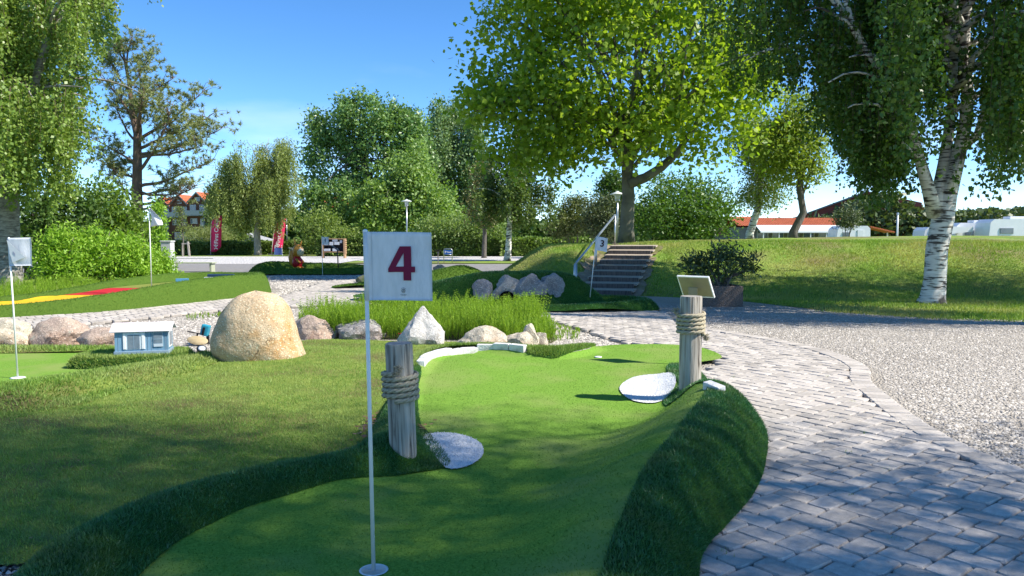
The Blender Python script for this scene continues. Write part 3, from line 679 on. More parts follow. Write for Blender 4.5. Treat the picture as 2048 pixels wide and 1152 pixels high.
# the numeral as strips round its triangular eye
o_ = out; V = [(x, -0.0095, z) for x, z in o_ + hol]
mk('numeral', V, [(0, 1, 11, 12), (1, 2, 3, 13, 11), (3, 4, 5, 6), (6, 7, 8, 9), (3, 6, 9, 13), (9, 10, 0, 12, 13)], INK, cl)
cx, czz = z2m(636, 668)
MB().tube([(cx + .0068 * math.cos(a), -0.0065, czz + .0068 * math.sin(a)) for a in np.linspace(0, 6.283, 24, endpoint=False)], 0.0011, 6, closed=True).build('emblem', LOGO, cl)
mb = MB()
for k, a in enumerate((-0.7, -.35, 0, .35, .7)): mb.box((cx + .0125 * math.sin(a), -.0065, czz + .0125 * math.cos(a)), (.0014, .001, .0034), ry=a)
mb.box((cx, -.0065, czz), (.002, .001, .008), ry=.7).box((cx + .002, -.0066, czz - .003), (.004, .001, .0015))
mb.build('emblem', LOGO, cl)
mb = MB()
for k in range(10): mb.box((cx - .0125 + k * .0027, -.0066, czz - .0155), (.0014 if k != 4 else .0004, .001, .0022))
mb.box((cx + .001, -.0066, czz - .0195), (.020, .001, .0008)); mb.build('small_print', LOGO, cl)

f3p = (1.61, 15.93)
f3 = flag_pole('hole_flag', 'white flag with a dark 3 in front of the stairs', (*f3p, 0.04), 1.44, (0.10, 0.0))
V, Fc = cloth_grid(0.235, 0.285, 0.012, ph=2, sag=.03); c3_ = mk('flag_cloth', V, Fc, CLOTH, f3, True, (-0.0, -0.012, 1.455)); c3_.rotation_euler = (0, -0.05, 0)
text_mesh('numeral', '3', 0.19, INKB, c3_, (0.125, -0.016, -0.145), (math.pi / 2, 0.08, 0), bold=0.004)
f1p = (-7.15, 28.85)
f1 = flag_pole('hole_flag', 'small white flag with a dark 1 at the far hole', (*f1p, 0.05), 1.42, (0, 0), 0.012)
V, Fc = cloth_grid(0.25, 0.29, 0.008, ph=1); c1_ = mk('flag_cloth', V, Fc, CLOTH, f1, True, (0, -0.014, 1.41))
text_mesh('numeral', '1', 0.2, INKB, c1_, (0.125, -0.014, -0.14), (math.pi / 2, 0, 0), bold=0.004)
flp = (-5.09, 7.80)
fl = flag_pole('hole_flag', 'white flag folded over itself on the lit green at the left', (*flp, 0.05), 1.42, (-0.02, 0))
V, Fc = cloth_grid(0.235, 0.285, 0.008, ph=.2); c = mk('flag_cloth', V, Fc, CLOTH, fl, True, (-0.008, -0.012, 1.43))
mk('folded_corner', [(0.0, -.012, -0.02), (0.19, -.03, -0.20), (0.05, -.02, -0.25), (0.02, -.012, -.12), (0.0, -.010, -0.02), (0.19, -.026, -0.202), (0.05, -.016, -0.252), (.02, -.009, -.12)], [(0, 3, 2, 1), (4, 5, 6, 7), (0, 1, 5, 4), (1, 2, 6, 5), (2, 3, 7, 6), (3, 0, 4, 7)], WHITE, c)
mk('numeral', [(0.06, -.021, -.13), (0.085, -.023, -.16), (.085, -.023, -.19), (.06, -.021, -.16)], [(0, 1, 2, 3)], M('faded_ink', (.42, .42, .5)), c)
flm = (-7.87, 16.67)
fm = flag_pole('hole_flag', 'white flag fluttering on the yellow and red course', (*flm, 0.40), 1.35, (0, 0), 0.011)
V = []; Fc = []
for j in range(13):
    for i in range(11):
        u, v = i / 10, j / 12; V.append((0.02 - .04 * v + (u * .26 - .13 * v * 0) * (0.25 + .75 * (1 - v)) + .05 * math.sin(v * 3), 0.05 * math.sin(u * 7 + v * 5) * u, 0.02 - 0.40 * (1 - v) * (0.55 + .45 * (1 - u)) - 0.14 * u * (1 - v)))
for j in range(12):
    for i in range(10): a = j * 11 + i; Fc.append((a, a + 1, a + 12, a + 11))
cm = mk('flag_cloth', V, Fc, CLOTH, fm, True, (-0.0, -0.01, 1.68)); md = cm.modifiers.new('thickness', 'SOLIDIFY'); md.thickness = 0.003
for q in fm.children:
    if q.name.startswith('pole'): q.scale = (1, 1, 1.22)
    if q.name.startswith('cap'): q.location = (0, 0, .3)

# ------------------------------------------------------------------ rope-wrapped posts
WOOD = wood_mat('weathered_wood', (0.33, 0.295, 0.24), (0.47, 0.43, 0.365), (0.075, 0.06, 0.045))
WOODTOP = M('wood_end_grain', (0.38, 0.36, 0.32), (0.27, 0.25, 0.22), 40, rough=0.9, bump=.4, bscale=80)
ROPE = M('hemp_rope', (0.33, 0.285, 0.195), (0.45, 0.395, 0.28), 60, rough=0.95, bump=0.7, bscale=220, bdist=0.004)
def rope_post(label, loc, h, r, lean, turns, z_rope, seed, r_rope=0.0165, fray=((0.3, 'top'),)):
    rg_ = random.Random(seed)
    t = thing('rope_post', label, 'post', loc, 0, 'rope-wrapped posts'); t.rotation_euler = lean
    n = 40; V = []; Fc = []; zs = [-0.25, 0.0, h * .25, h * .5, h * .75, h - .012, h]
    for zi, z in enumerate(zs):
        for k in range(n):
            a = 2 * math.pi * k / n
            rr = r * (1 + .025 * mnoise.noise(Vector((math.cos(a) * 2, math.sin(a) * 2, z * 1.2 + seed))) + .012 * mnoise.noise(Vector((math.cos(a) * 9, math.sin(a) * 9, z * .8))))
            for ca, dep in ((4.45 + seed * .2, .055), (5.3, .03), (3.5, .03)):
                dlt = abs((a - ca - .05 * math.sin(z * 5) + math.pi) % (2 * math.pi) - math.pi)
                if dlt < .09: rr *= 1 - dep * 2.2 * (1 - dlt / .09)
            if zi == len(zs) - 1: rr *= .955
            V.append((rr * math.cos(a), rr * math.sin(a), z))
    for i in range(len(zs) - 1):
        for k in range(n): Fc.append((i * n + k, i * n + (k + 1) % n, (i + 1) * n + (k + 1) % n, (i + 1) * n + k))
    o = mk('shaft', V, Fc, WOOD, t); smooth_sharp(o, 35)
    m = (len(zs) - 1) * n
    mk('end_grain', V[m:m + n] + [(0, 0, h + .001)], [(k, (k + 1) % n, n) for k in range(n)], WOODTOP, t)
    # rope: three strands twisted round each other, wound round the post
    mb = MB(); per = 46; tot = int(turns * per); R_ = r + r_rope * .95
    for s in range(3):
        pts = []
        for i in range(tot + 1):
            a = -2.2 + 2 * math.pi * i / per; tw = i * 0.62 + s * 2.094
            rad = R_ + r_rope * .5 * math.cos(tw) + .002 * math.sin(i * .23); z = z_rope + i / per * r_rope * 2.02 + r_rope * .5 * math.sin(tw) + .003 * math.sin(a * 1.0 + seed)
            pts.append((rad * math.cos(a), rad * math.sin(a), z))
        mb.tube(pts, r_rope * .56, 6)
    mb.build('rope', ROPE, t, True)
    for (aa, zz) in fray:
        mb = MB()
        for k in range(46):
            d = Vector((math.cos(aa) + rg_.uniform(-.7, .7), math.sin(aa) + rg_.uniform(-.7, .7), rg_.uniform(-.9, .9))).normalized()
            p = Vector(((r + .025) * math.cos(aa), (r + .025) * math.sin(aa), zz)) + Vector((rg_.uniform(-.02, .02), rg_.uniform(-.02, .02), rg_.uniform(-.025, .025)))
            e = Vector((rg_.uniform(-1, 1), rg_.uniform(-1, 1), rg_.uniform(-1, 1))) * .018
            mb.tube([p, p + d * .018, p + d * .026 + e], .0022, 4)
        mb.build('frayed_end', ROPE, t, True)
    return t
rope_post('weathered post wrapped in grey rope beside flag 4', (-0.685, 4.74, 0.085), 0.75, 0.085, (0.0, -0.03, 0.4), 5.0, 0.40, 3, 0.0168, fray=((-1.9, .60),))
rope_post('weathered post wrapped in pale rope at the sunlit right bank', (1.555, 6.62, 0.15), 0.83, 0.094, (0, 0.0, 1.6), 5.2, 0.50, 8, 0.0175, fray=((2.2 + 2.6 - 3.1, .70), (-1.9, .47)))

# info board behind the right post
ib = thing('information_board', 'tilted cream information board on a thin stem behind the right rope post', 'sign', (2.03, 8.55, 0.0), math.radians(-20))
CREAM = M('cream_board', (0.30, 0.26, 0.15), (0.25, 0.215, 0.125), 5, rough=0.7)
MB().box((0, 0, 0.43), (0.045, 0.03, 0.86)).build('stem', CREAM, ib)
MB().box((0, -.02, 0.885), (0.10, 0.04, 0.085), rx=0.0, bev=.004).build('bracket', CREAM, ib)
bd = MB().box((0, 0, 0), (0.38, 0.28, 0.010), bev=.003).build('panel', CREAM, ib, loc=(0.02, 0.06, 0.93)); bd.rotation_euler = (math.radians(-56), 0.0, -.35)
for yy in (-.138, .138): MB().box((0, yy, 0.004), (0.386, 0.012, 0.022)).build('frame_strip', WHITE, bd)
MB().box((0.188, 0, 0.004), (0.012, 0.28, 0.020)).build('frame_strip', WHITE, bd); MB().box((-0.188, 0, 0.004), (0.012, 0.28, 0.020)).build('frame_strip', WHITE, bd)

# ------------------------------------------------------------------ lawn at the left
lawnp = [(-1.0, 5.3), (-1.08, 6.0), (-1.1, 7.0), (-1.15, 8.0), (-1.05, 8.9), (-.75, 9.6), (-.4, 9.75), (.4, 9.7), (.1, 10.4), (-1.2, 10.6), (-2.6, 10.9), (-3.3, 10.2), (-3.5, 9.5), (-3.6, 8.9), (-3.7, 8.3), (-4.1, 7.7), (-4.5, 7.1), (-5.2, 6.8), (-6, 6.5), (-7.5, 6.2), (-7, 4.2), (-4, 3.6), (-2.7, 3.35), (-2.15, 3.3), (-2.02, 3.65), (-1.86, 4.1), (-1.55, 4.46), (-1.2, 4.72), (-1.0, 4.95)]
lawns = catmull(lawnp, 5, True)
def zl(X, Y): return 0.035 + 0.022 * np.sin(X * 1.3 + 1) * np.cos(Y * 1.1) + 0.05 * np.exp(-(((X + 2.8) / 1.6) ** 2 + ((Y - 8.8) / 1.2) ** 2))
tag(patch('lawn', lawns, 0.12, zl, LAWN), kind='structure')
P = sample(lawns, 170000, near=4.6); P = P[np.abs(P[:, 0]) < P[:, 1] * .70 + .3]
blades('lawn_grass', P, zl, 0.030, 0.0062, GRASSB, lean=0.7); tag(bpy.data.objects['lawn_grass'], 'short mown grass of the lawn left of flag 4', 'grass')
# fallen brown leaves by the post
LITTER = LEAF('dry_leaf', (0.16, 0.07, 0.03), (0.32, 0.17, 0.08), trans=0.1, tint=(1, 1, 1))
def litter(name, C, spread, n, size, label, z):
    zf_ = z4 if 'near green' in label else None
    P = np.array(C) + RNG.normal(0, 1, (n, 2)) * np.array(spread)
    V = []; 
    for p in P:
        a = RNG.uniform(0, 6.28); s = size * RNG.uniform(.6, 1.2); tl = RNG.uniform(-.4, .4, 2)
        zz = float(zf_(np.array([p[0]]), np.array([p[1]]))[0]) + .004 if zf_ else z
        for dx, dy in ((0, -1), (.5, 0), (0, 1), (-.5, 0)):
            x, y = dx * math.cos(a) - dy * math.sin(a), dx * math.sin(a) + dy * math.cos(a); V.append((p[0] + x * s, p[1] + y * s, zz + .01 + abs(x * tl[0] + y * tl[1]) * s))
    return tag(mk(name, np.array(V), np.arange(len(V)).reshape(-1, 4), LITTER), label, 'leaves', kind='stuff')
litter('fallen_leaves', (-1.10, 5.75), (.03, .30), 46, .028, 'dry brown leaves caught beside the rope post', .06)
litter('fallen_leaves', (-.68, 5.62), (.05, .12), 26, .022, 'dry brown leaves on the edge of the white pad', .06)
litter('fallen_leaves', (-.2, 6.2), (.9, 1.6), 70, .009, 'tiny bits of debris scattered over the near green', .062)
litter('fallen_leaves', (-2.3, 5.2), (.8, .9), 60, .012, 'tiny dry bits scattered over the shaded lawn', .07)
litter('fallen_leaves', (-3.6, 8.75), (.25, .15), 30, .024, 'dry leaves below the big boulder', .07)

# ------------------------------------------------------------------ rocks
def rock(label, loc, dims, seed, mat, sub=4, cuts=7, rz=0.0, name='boulder', cat='rock', group=None, parent=None, rough=0.17):
    rg_ = random.Random(seed); bm = bmesh.new(); bmesh.ops.create_icosphere(bm, subdivisions=sub, radius=1)
    pl = []
    for k in range(cuts):
        n = Vector((rg_.uniform(-1, 1), rg_.uniform(-1, 1), rg_.uniform(-.5, 1))).normalized(); pl.append((n, rg_.uniform(.58, .88)))
    off = Vector((seed * 3.1, seed * 1.7, 0))
    for v in bm.verts:
        d = v.co.normalized(); r = 1.0
        for n, q in pl:
            c = d.dot(n)
            if c > 1e-3: r = min(r, q / c + .02)
        r *= 1 + rough * mnoise.noise(d * 1.6 + off) + rough * .45 * mnoise.noise(d * 4 + off) + rough * .2 * mnoise.noise(d * 10 + off)
        p = d * r; p.z = max(p.z, -.45)
        v.co = Vector((p.x * dims[0] / 2, p.y * dims[1] / 2, (p.z + .42) / 1.42 * dims[2]))
    me = bpy.data.meshes.new(name); bm.to_mesh(me); bm.free(); me.materials.append(mat)
    me.polygons.foreach_set('use_smooth', np.ones(len(me.polygons), bool))
    o = bpy.data.objects.new(name, me); COL.objects.link(o); o.location = loc; o.rotation_euler = (0, 0, rz)
    if parent is not None: o.parent = parent
    elif label: tag(o, label, cat, group)
    smooth_sharp(o, 24)
    return o
TAN = rock_mat('tan_granite', (0.46, 0.325, 0.185), (0.57, 0.44, 0.285), stain=(0.48, 0.26, 0.095))
PINK = rock_mat('pink_granite', (0.33, 0.25, 0.20), (0.46, 0.36, 0.28), stain=(0.37, 0.24, 0.17))
GREY = rock_mat('grey_granite', (0.22, 0.205, 0.195), (0.36, 0.34, 0.32), stain=(0.30, 0.24, 0.21))
PALE = rock_mat('pale_granite', (0.46, 0.43, 0.39), (0.60, 0.57, 0.52), stain=(0.30, 0.27, 0.24))
CRM = rock_mat('cream_granite', (0.42, 0.36, 0.27), (0.54, 0.47, 0.36), stain=(0.44, 0.31, 0.20))
# the big boulder: dome with a bulging left side and a straight right slope
bl = (-2.97, 8.95, 0.03); nz_, na = 26, 64; V = []
tz = [0, .08, .2, .35, .5, .65, .78, .88, .95, 1.0]
le = [.43, .50, .53, .52, .48, .42, .34, .26, .18, 0]; ri = [.55, .54, .50, .46, .425, .39, .36, .30, .22, 0]; de = [.36, .40, .42, .41, .39, .35, .29, .23, .16, 0]
for j in range(nz_):
    tt = 1 - (1 - j / (nz_ - 1)) ** 1.5; l_, r_, d_ = (np.interp(tt, tz, q) for q in (le, ri, de))
    for k in range(na):
        a = 2 * math.pi * k / na; c, s = math.cos(a), math.sin(a)
        c2, s2 = math.copysign(abs(c) ** .85, c), math.copysign(abs(s) ** .85, s)
        p = Vector(((r_ if c > 0 else l_) * c2, d_ * s2, tt * .83)); q = Vector((c, s, tt * 2))
        f = 1 + .045 * mnoise.noise(q * 1.4) + .02 * mnoise.noise(q * 4 + Vector((3, 1, 0))) + .008 * mnoise.noise(q * 11)
        V.append((p.x * f - .04 * tt, p.y * f, p.z * (1 + .02 * mnoise.noise(q * 2)) + (0 if tt > .02 else -.05)))
Fc = [(j * na + k, j * na + (k + 1) % na, (j + 1) * na + (k + 1) % na, (j + 1) * na + k) for j in range(nz_ - 1) for k in range(na)]
tag(mk('boulder', V, Fc, TAN, smooth=True, loc=bl), 'big tan dome-shaped boulder standing on the lawn', 'rock')
def wx(px, D): return (px - 1024) / 1530 * D
rg0 = 'stones edging the fern bed'
for (lab, px, py, w, h, mt, sd, cu) in (
        ('small brown boulder nearest the big boulder, before the ferns', 622, 682, 92, 46, PINK, 4, 8),
        ('rounded grey and cream boulder left of the flag 4 pole', 718, 683, 90, 46, GREY, 12, 6),
        ('pointed white boulder right of flag 4, tallest in the fern bed edge', 848, 697, 84, 70, PALE, 21, 9),
        ('long low cream boulder in front of the ferns', 960, 705, 98, 43, CRM, 31, 7),
        ('rounded cream boulder right of the long low one', 1032, 706, 62, 40, CRM, 44, 4),
        ('leaning cream boulder at the right end of the fern bed', 1062, 704, 36, 48, CRM, 52, 5),
        ('small cream boulder last at the right end of the fern bed', 1082, 700, 28, 34, CRM, 61, 5)):
    D = 1.5 * 1530 / (py - 472) + .25; k = D / 1530
    o = rock(lab, (wx(px, D), D, -.01), (w * k * 1.12, w * k * .8, h * k * 1.08), sd, mt, cuts=cu, group=rg0)
    if px == 848:
        for v in o.data.vertices:
            tt = v.co.z / (h * k); v.co.x = v.co.x * (1.15 - .60 * tt) - .03 * tt; v.co.y *= 1.15 - .5 * tt
rg0 = 'stones behind the left green'
for (lab, px, py, w, h, mt, sd) in (('cream boulder cut by the left frame edge behind the folded flag', 5, 700, 100, 52, CRM, 71), ('long speckled boulder between the folded flag and the cabin', 112, 696, 108, 50, PINK, 77), ('small pinkish boulder half hidden by the blue cabin', 200, 700, 82, 36, PINK, 83)):
    D = 1.5 * 1530 / (py - 472) + .3; k = D / 1530
    rock(lab, (wx(px, D), D, -.01), (w * k * 1.1, w * k * .75, h * k * 1.08), sd, mt, cuts=5, group=rg0)
bx = thing('spotlight', 'small black box lamp wedged between the left boulders', 'lamp', (*(-6.67, 10.47), 0))
MB().box((0, 0, .09), (.09, .07, .12), rx=.15, bev=.01).build('housing', BLACK, bx); MB().box((0, 0, .015), (.03, .03, .05)).build('stake', BLACK, bx)

# ------------------------------------------------------------------ fern bed
FERN = LEAF('fern_frond', (0.17, 0.30, 0.025), (0.31, 0.45, 0.058), trans=0.42, tint=(1.2, 1.25, 0.5), rough=0.5, spec=0.2)
bedp = [(-3.4, 12.0), (-2.7, 11.15), (-1.6, 11.0), (-.8, 10.95), (.05, 10.55), (.45, 10.5), (.62, 11), (.5, 12.6), (.2, 13.5), (-.5, 14), (-2, 14.1), (-3.1, 13.4)]
SOIL = M('bed_soil', (0.06, 0.05, 0.03), (0.09, 0.09, 0.035), 6, rough=1)
tag(patch('planting_bed', catmull(bedp, 4, True), .2, flat(.01), SOIL), kind='structure')
def fronds(name, P, h, mat, label, kind='stuff', nl=11, wid=.085, z0=0.0, rng=RNG, lean=.16, width=.012):
    V = []; 
    for (x, y) in P:
        hh = h * rng.uniform(.55, 1.15) * (1 + .55 * mnoise.noise(Vector((x * 1.3, y * 1.3, 5)))); a = rng.uniform(0, 6.283); ln = rng.normal(0, lean, 2)
        B = np.array([x, y, z0]); T = np.array([x + ln[0] * hh, y + ln[1] * hh, z0 + hh])
        V += [B + (-.004, 0, 0), B + (.004, 0, 0), T]
        for i in range(nl):
            t = .18 + .8 * i / nl; p = B + (T - B) * t + np.array([ln[0], ln[1], 0]) * hh * t * t * .3
            l_ = wid * (1.05 - t) ** .6 * (1 if t > .3 else .7)
            for sgn in (0, math.pi, 1.57, 4.71)[: 4 if i % 2 else 2]:
                aa = a + sgn + rng.uniform(-.5, .5); d = np.array([math.cos(aa), math.sin(aa), rng.uniform(.5, 1.1)]); s = np.array([-d[1], d[0], 0]) * width * .5
                V += [p - s, p + s, p + d * l_]
    V = np.array(V); return tag(mk(name, V, np.arange(len(V)).reshape(-1, 3), mat), label, 'ferns', kind=kind)
fronds('fern_bed', sample(catmull(bedp, 4, True), 2600), .47, FERN, 'bright green feathery horsetail ferns filling the stone-edged bed')
fronds('weeds', np.concatenate([sample([(.5, 10.6), (.9, 10.7), (1.1, 12), (.7, 12.8)], 70), sample([(-5.8, 13.5), (-4.2, 14.6), (-4.4, 15.0), (-6, 14.2)], 80)]), .10, FERN, 'scattered low weeds in the gravel by the path', nl=5, wid=.05)
# small tufts in the paving joints
tp = np.array([p[:2] for p in near_p[10:300:23]]) + RNG.normal(0, .09, (13, 2))
blades('joint_weeds', np.repeat(tp, 26, 0) + RNG.normal(0, .018, (13 * 26, 2)), flat(.03), .035, .006, GRASSB, lean=.7); tag(bpy.data.objects['joint_weeds'], 'tiny grass tufts in the paving joints', 'weeds')

# red garden gnome-like scrap of red beside the pointed stone is a small flower
fl_ = thing('red_flower', 'small red flower beside the pointed white boulder', 'flower', (*(-1.53, 10.57), 0))
mb = MB(); 
for k in range(6): a = k * 1.047; mb.add([(0, 0, .13), (.05 * math.cos(a - .4), .05 * math.sin(a - .4), .15), (.075 * math.cos(a), .075 * math.sin(a), .14), (.05 * math.cos(a + .4), .05 * math.sin(a + .4), .15)], [(0, 1, 2, 3)])
mb.build('petals', M('red_petal', (.55, .03, .02), rough=.5), fl_); MB().tube([(0, 0, 0), (0, 0, .13)], .006, 6).build('stem', FERN, fl_)

# ------------------------------------------------------------------ left green with the blue cabin
hl = thing('minigolf_course', 'sunlit green at the left edge with turf rim, under the folded flag', 'minigolf hole', (-5.2, 8.8, 0)); LL = (-5.2, 8.8, 0)
gl = catmull([(-9.5, 9.6), (-6, 9.6), (-4.9, 9.55), (-4.6, 8.9), (-4.3, 8.3), (-4.5, 7.7), (-4.9, 7.3), (-5.8, 7.0), (-8.5, 6.8)], 5, True)
patch('putting_green', gl, .12, flat(.04), CARPET, hl, LL)
rimL = catmull([(-7, 5.7, .13), (-5.6, 6.15, .13), (-4.75, 6.5, .13), (-4.35, 6.95, .12), (-4.08, 7.55, .10), (-3.72, 8.15, .09), (-3.62, 8.7, .08), (-3.72, 9.2, .03)], 6)
bump_c = (-4.18, 6.47)
def zrl(X, Y):
    X = np.asarray(X, float); Y = np.asarray(Y, float)
    lump = .10 * np.exp(-(((X - bump_c[0]) / .22) ** 2 + ((Y - bump_c[1]) / .16) ** 2))
    return .045 + ridge(X, Y, rimL, .55, .38) + lump
rimp = catmull([(-7, 5.1), (-5.3, 5.5), (-4.35, 5.9), (-3.75, 6.5), (-3.65, 7.35), (-3.38, 8.1), (-3.35, 8.9), (-3.45, 9.4), (-3.75, 9.4), (-4.1, 8.75), (-4.5, 8.3), (-4.65, 7.85), (-4.95, 7.55), (-5.6, 7.25), (-7.2, 6.9)], 5, True)
patch('turf_bank', rimp, .06, zrl, LAWN, hl, LL); blades('turf_blades', sample(rimp, 42000), zrl, .045, .011, GRASSB, hl, lean=.5, loc=LL)
backp = catmull([(-9.5, 9.4), (-5.3, 9.5), (-5.15, 9.75), (-5.6, 10.0), (-9.5, 9.9)], 4, True)
zbk = lambda X, Y: .03 + .06 * np.sin(np.clip((Y - 9.4) / .5, 0, 1) * 3.14)
patch('turf_bank', backp, .1, zbk, LAWN, hl, LL); blades('turf_blades', sample(backp, 9000), zbk, .05, .014, GRASSB, hl, lean=.5, loc=LL)
padp = catmull([(-4.85, 8.33), (-4.3, 8.33), (-3.95, 8.45), (-3.75, 8.75), (-3.8, 9.1), (-4.2, 9.25), (-4.8, 9.2), (-4.95, 8.9), (-4.95, 8.5)], 5, True)
def zpd(X, Y):
    d, _, _, _, _ = near_line(X, Y, padp, True); return .03 + .125 * np.clip(d / .07, 0, 1) ** .5
patch('turf_pad', padp, .035, zpd, TURF, hl, LL); blades('turf_blades', sample(padp, 16000), zpd, .042, .010, GRASSB, hl, lean=.5, loc=LL)
MB().lathe([(.075, 0), (.06, .008), (0, .008)], 20).build('cup', WHITE, hl, True, (flp[0] - LL[0], flp[1] - LL[1], .042))

cb = thing('model_cabin', 'small pale blue painted model cabin with white roof on a turf pad', 'model house', (-4.22, 8.72, .15), math.radians(14)); cb.scale = (.92, .92, .92)
CBL = M('cabin_blue', (0.15, 0.28, 0.40), (0.20, 0.35, 0.47), 5, rough=.6, stretch=(3, 3, .5), c3=(0.13, 0.23, 0.31), scale3=3)
CBG = M('cabin_plinth', (0.20, 0.29, 0.37), (.26, .34, .40), 4, rough=.6)
CROOF = M('cabin_roof', (0.70, 0.67, 0.69), (0.66, 0.55, 0.60), 4, rough=.5)
CGL = M('cabin_pane', (0.13, 0.18, 0.23), (.20, .25, .30), 9, rough=.15, spec=.6)
MB().prism([(-.16, 0), (.16, 0), (.16, .30), (0, .37), (-.16, .30)], -.30, .30, 'x').build('wall', CBL, cb)
MB().box((0, 0, .03), (.625, .345, .06), bev=.004).build('plinth', CBG, cb)
for sgn in (-1, 1):
    MB().box((0, sgn * .092, .345), (.70, .225, .012), rx=-sgn * .42, bev=.003).build('roof', CROOF, cb)
w = MB().box((-.08, -.163, .185), (.25, .006, .21), bev=.002).build('window', M('cabin_curtain', (.55, .62, .66), (.66, .72, .75), 7, rough=.7, stretch=(4, 1, .5)), cb)
MB().box((-.085, -.1675, .175), (.135, .004, .17)).build('pane', CGL, w); MB().box((-.085, -.170, .175), (.006, .003, .17)).build('mullion', CBG, w)
for xx in (-.19, .02): MB().box((xx, -.168, .18), (.03, .008, .19), bev=.003).build('curtain', WHITE, w)
w = MB().box((.19, -.163, .20), (.115, .006, .19), bev=.002).build('window', M('cabin_frame', (.32, .42, .48)), cb)
MB().box((.19, -.1675, .215), (.095, .004, .13)).build('pane', CGL, w); MB().box((.19, -.169, .20), (.105, .006, .008)).build('mullion', CBG, w); MB().box((.19, -.168, .125), (.10, .006, .035)).build('panel', M('cabin_panel', (.5, .56, .6)), w)
w = MB().box((.302, 0, .19), (.006, .19, .21), bev=.002).build('window', WHITE, cb); MB().box((.306, 0, .19), (.004, .14, .16)).build('pane', CGL, w)
for xx in (-.26, .075, .115, .275): MB().box((xx, -.1615, .18), (.004, .004, .23)).build('batten', CBG, cb)

orn = thing('garden_ornament', 'small teal and black ornament with a tan paddle beside the big boulder', 'ornament', (*(-4.27, 10.47), 0))
TEAL = M('teal_plastic', (0.02, 0.23, 0.33), (.03, .30, .40), 8, rough=.4)
MB().box((.03, .05, .20), (.105, .09, .15), ry=.25, bev=.012).build('housing', TEAL, orn); MB().box((.02, .0, .19), (.03, .02, .11), ry=.25, bev=.004).build('grille', BLACK, orn)
MB().tube([(-.20, 0, .19), (-.05, .0, .16), (.0, .02, .15)], .008, 8).build('rod', BLACK, orn); MB().box((-.07, 0, .12), (.02, .02, .09), ry=.3).build('bracket', BLACK, orn); MB().box((.06, .05, .06), (.03, .04, .14)).build('stand', BLACK, orn)
mb = MB(); mb.lathe([(0, -.008), (.12, -.006), (.125, 0), (.12, .006), (0, .008)], 24); pd = mb.build('paddle', M('tan_wood', (.40, .30, .16), (.48, .38, .22), 12, rough=.7), orn, True, (-.03, -.08, .075)); pd.scale = (1.15, .6, 1); pd.rotation_euler = (.75, .15, 0)
sp = thing('spotlight', 'round black garden spotlight with clear lens beside the big boulder', 'lamp', (*(-3.87, 9.46), 0))
so = MB().lathe([(.03, -.10), (.05, -.08), (.055, .02), (.06, .03), (.06, .045), (.052, .046)], 20).build('housing', BLACK, sp, True, (0, 0, .07)); so.rotation_euler = (-.5, .5, 0) 
so.rotation_euler = (.55, .35, 0); ln = MB().lathe([(.05, 0), (.03, .008), (0, .01)], 20).build('lens', M('lens_glass', (.42, .45, .48), (.6, .62, .65), 20, rough=.12, spec=.8), so, True, (0, 0, .046))
MB().box((0, 0, .02), (.02, .02, .06)).build('stake', BLACK, sp)

# ------------------------------------------------------------------ hole 3 with embedded boulders
h3 = thing('minigolf_course', 'shaded dark green course with a bank of grey boulders and cave, flag 3 hole', 'minigolf hole', (0.5, 15.8, 0)); L3 = (.5, 15.8, 0)
H3 = catmull([(-3.3, 17.6, .12), (-2.2, 17.0, .36), (-1.4, 16.6, .54), (-.6, 16.35, .70), (.3, 16.25, .72), (.9, 16.2, .72), (1.25, 16.05, .60), (1.55, 15.75, .10)], 6)
Q3 = catmull([(.1, 14.85, .12), (.9, 14.75, .14), (1.7, 14.75, .17), (2.3, 15.0, .2), (2.7, 15.5, .21), (2.55, 16.1, .2), (2.1, 16.4, .2), (1.6, 16.55, .2), (1.2, 16.6, .3)], 6)
K3 = catmull([(-.1, 15.9, .3), (.35, 15.6, .32), (.75, 15.3, .22), (.95, 15.1, .03)], 6)
def z3(X, Y):
    X = np.asarray(X, float); Y = np.asarray(Y, float)
    return .03 + np.maximum.reduce([ridge(X, Y, H3, .95, .85, 2.4, 2.6), ridge(X, Y, Q3, .30, .30), ridge(X, Y, K3, .40, .40)])
c3p = catmull([(-3.6, 17.3), (-2.6, 16.2), (-1.6, 15.55), (-.7, 15.3), (-.1, 14.75), (.3, 14.58), (1.2, 14.5), (2.2, 14.65), (2.85, 15.1), (3.0, 15.7), (2.7, 16.35), (2.0, 16.7), (1.5, 16.85), (1.1, 17.0), (0, 17.15), (-1.2, 17.45), (-2.5, 18.0), (-3.4, 18.1)], 5, True)
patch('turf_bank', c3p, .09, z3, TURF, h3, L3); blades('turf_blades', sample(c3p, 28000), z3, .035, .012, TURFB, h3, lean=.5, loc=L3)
g3 = catmull([(.4, 15.05), (1.2, 14.98), (1.9, 15.05), (2.3, 15.3), (2.4, 15.7), (2.2, 16.1), (1.7, 16.2), (1.5, 15.9), (1.2, 15.4), (.7, 15.2)], 5, True)
patch('putting_green', g3, .12, flat(.075), CARPET, h3, L3)
DG = rock_mat('dark_granite', (0.20, 0.19, 0.185), (0.34, 0.325, 0.31), stain=(0.27, 0.21, 0.20)); MG = rock_mat('mid_granite', (0.27, 0.255, 0.23), (0.40, 0.375, 0.33), stain=(0.33, 0.25, 0.17))
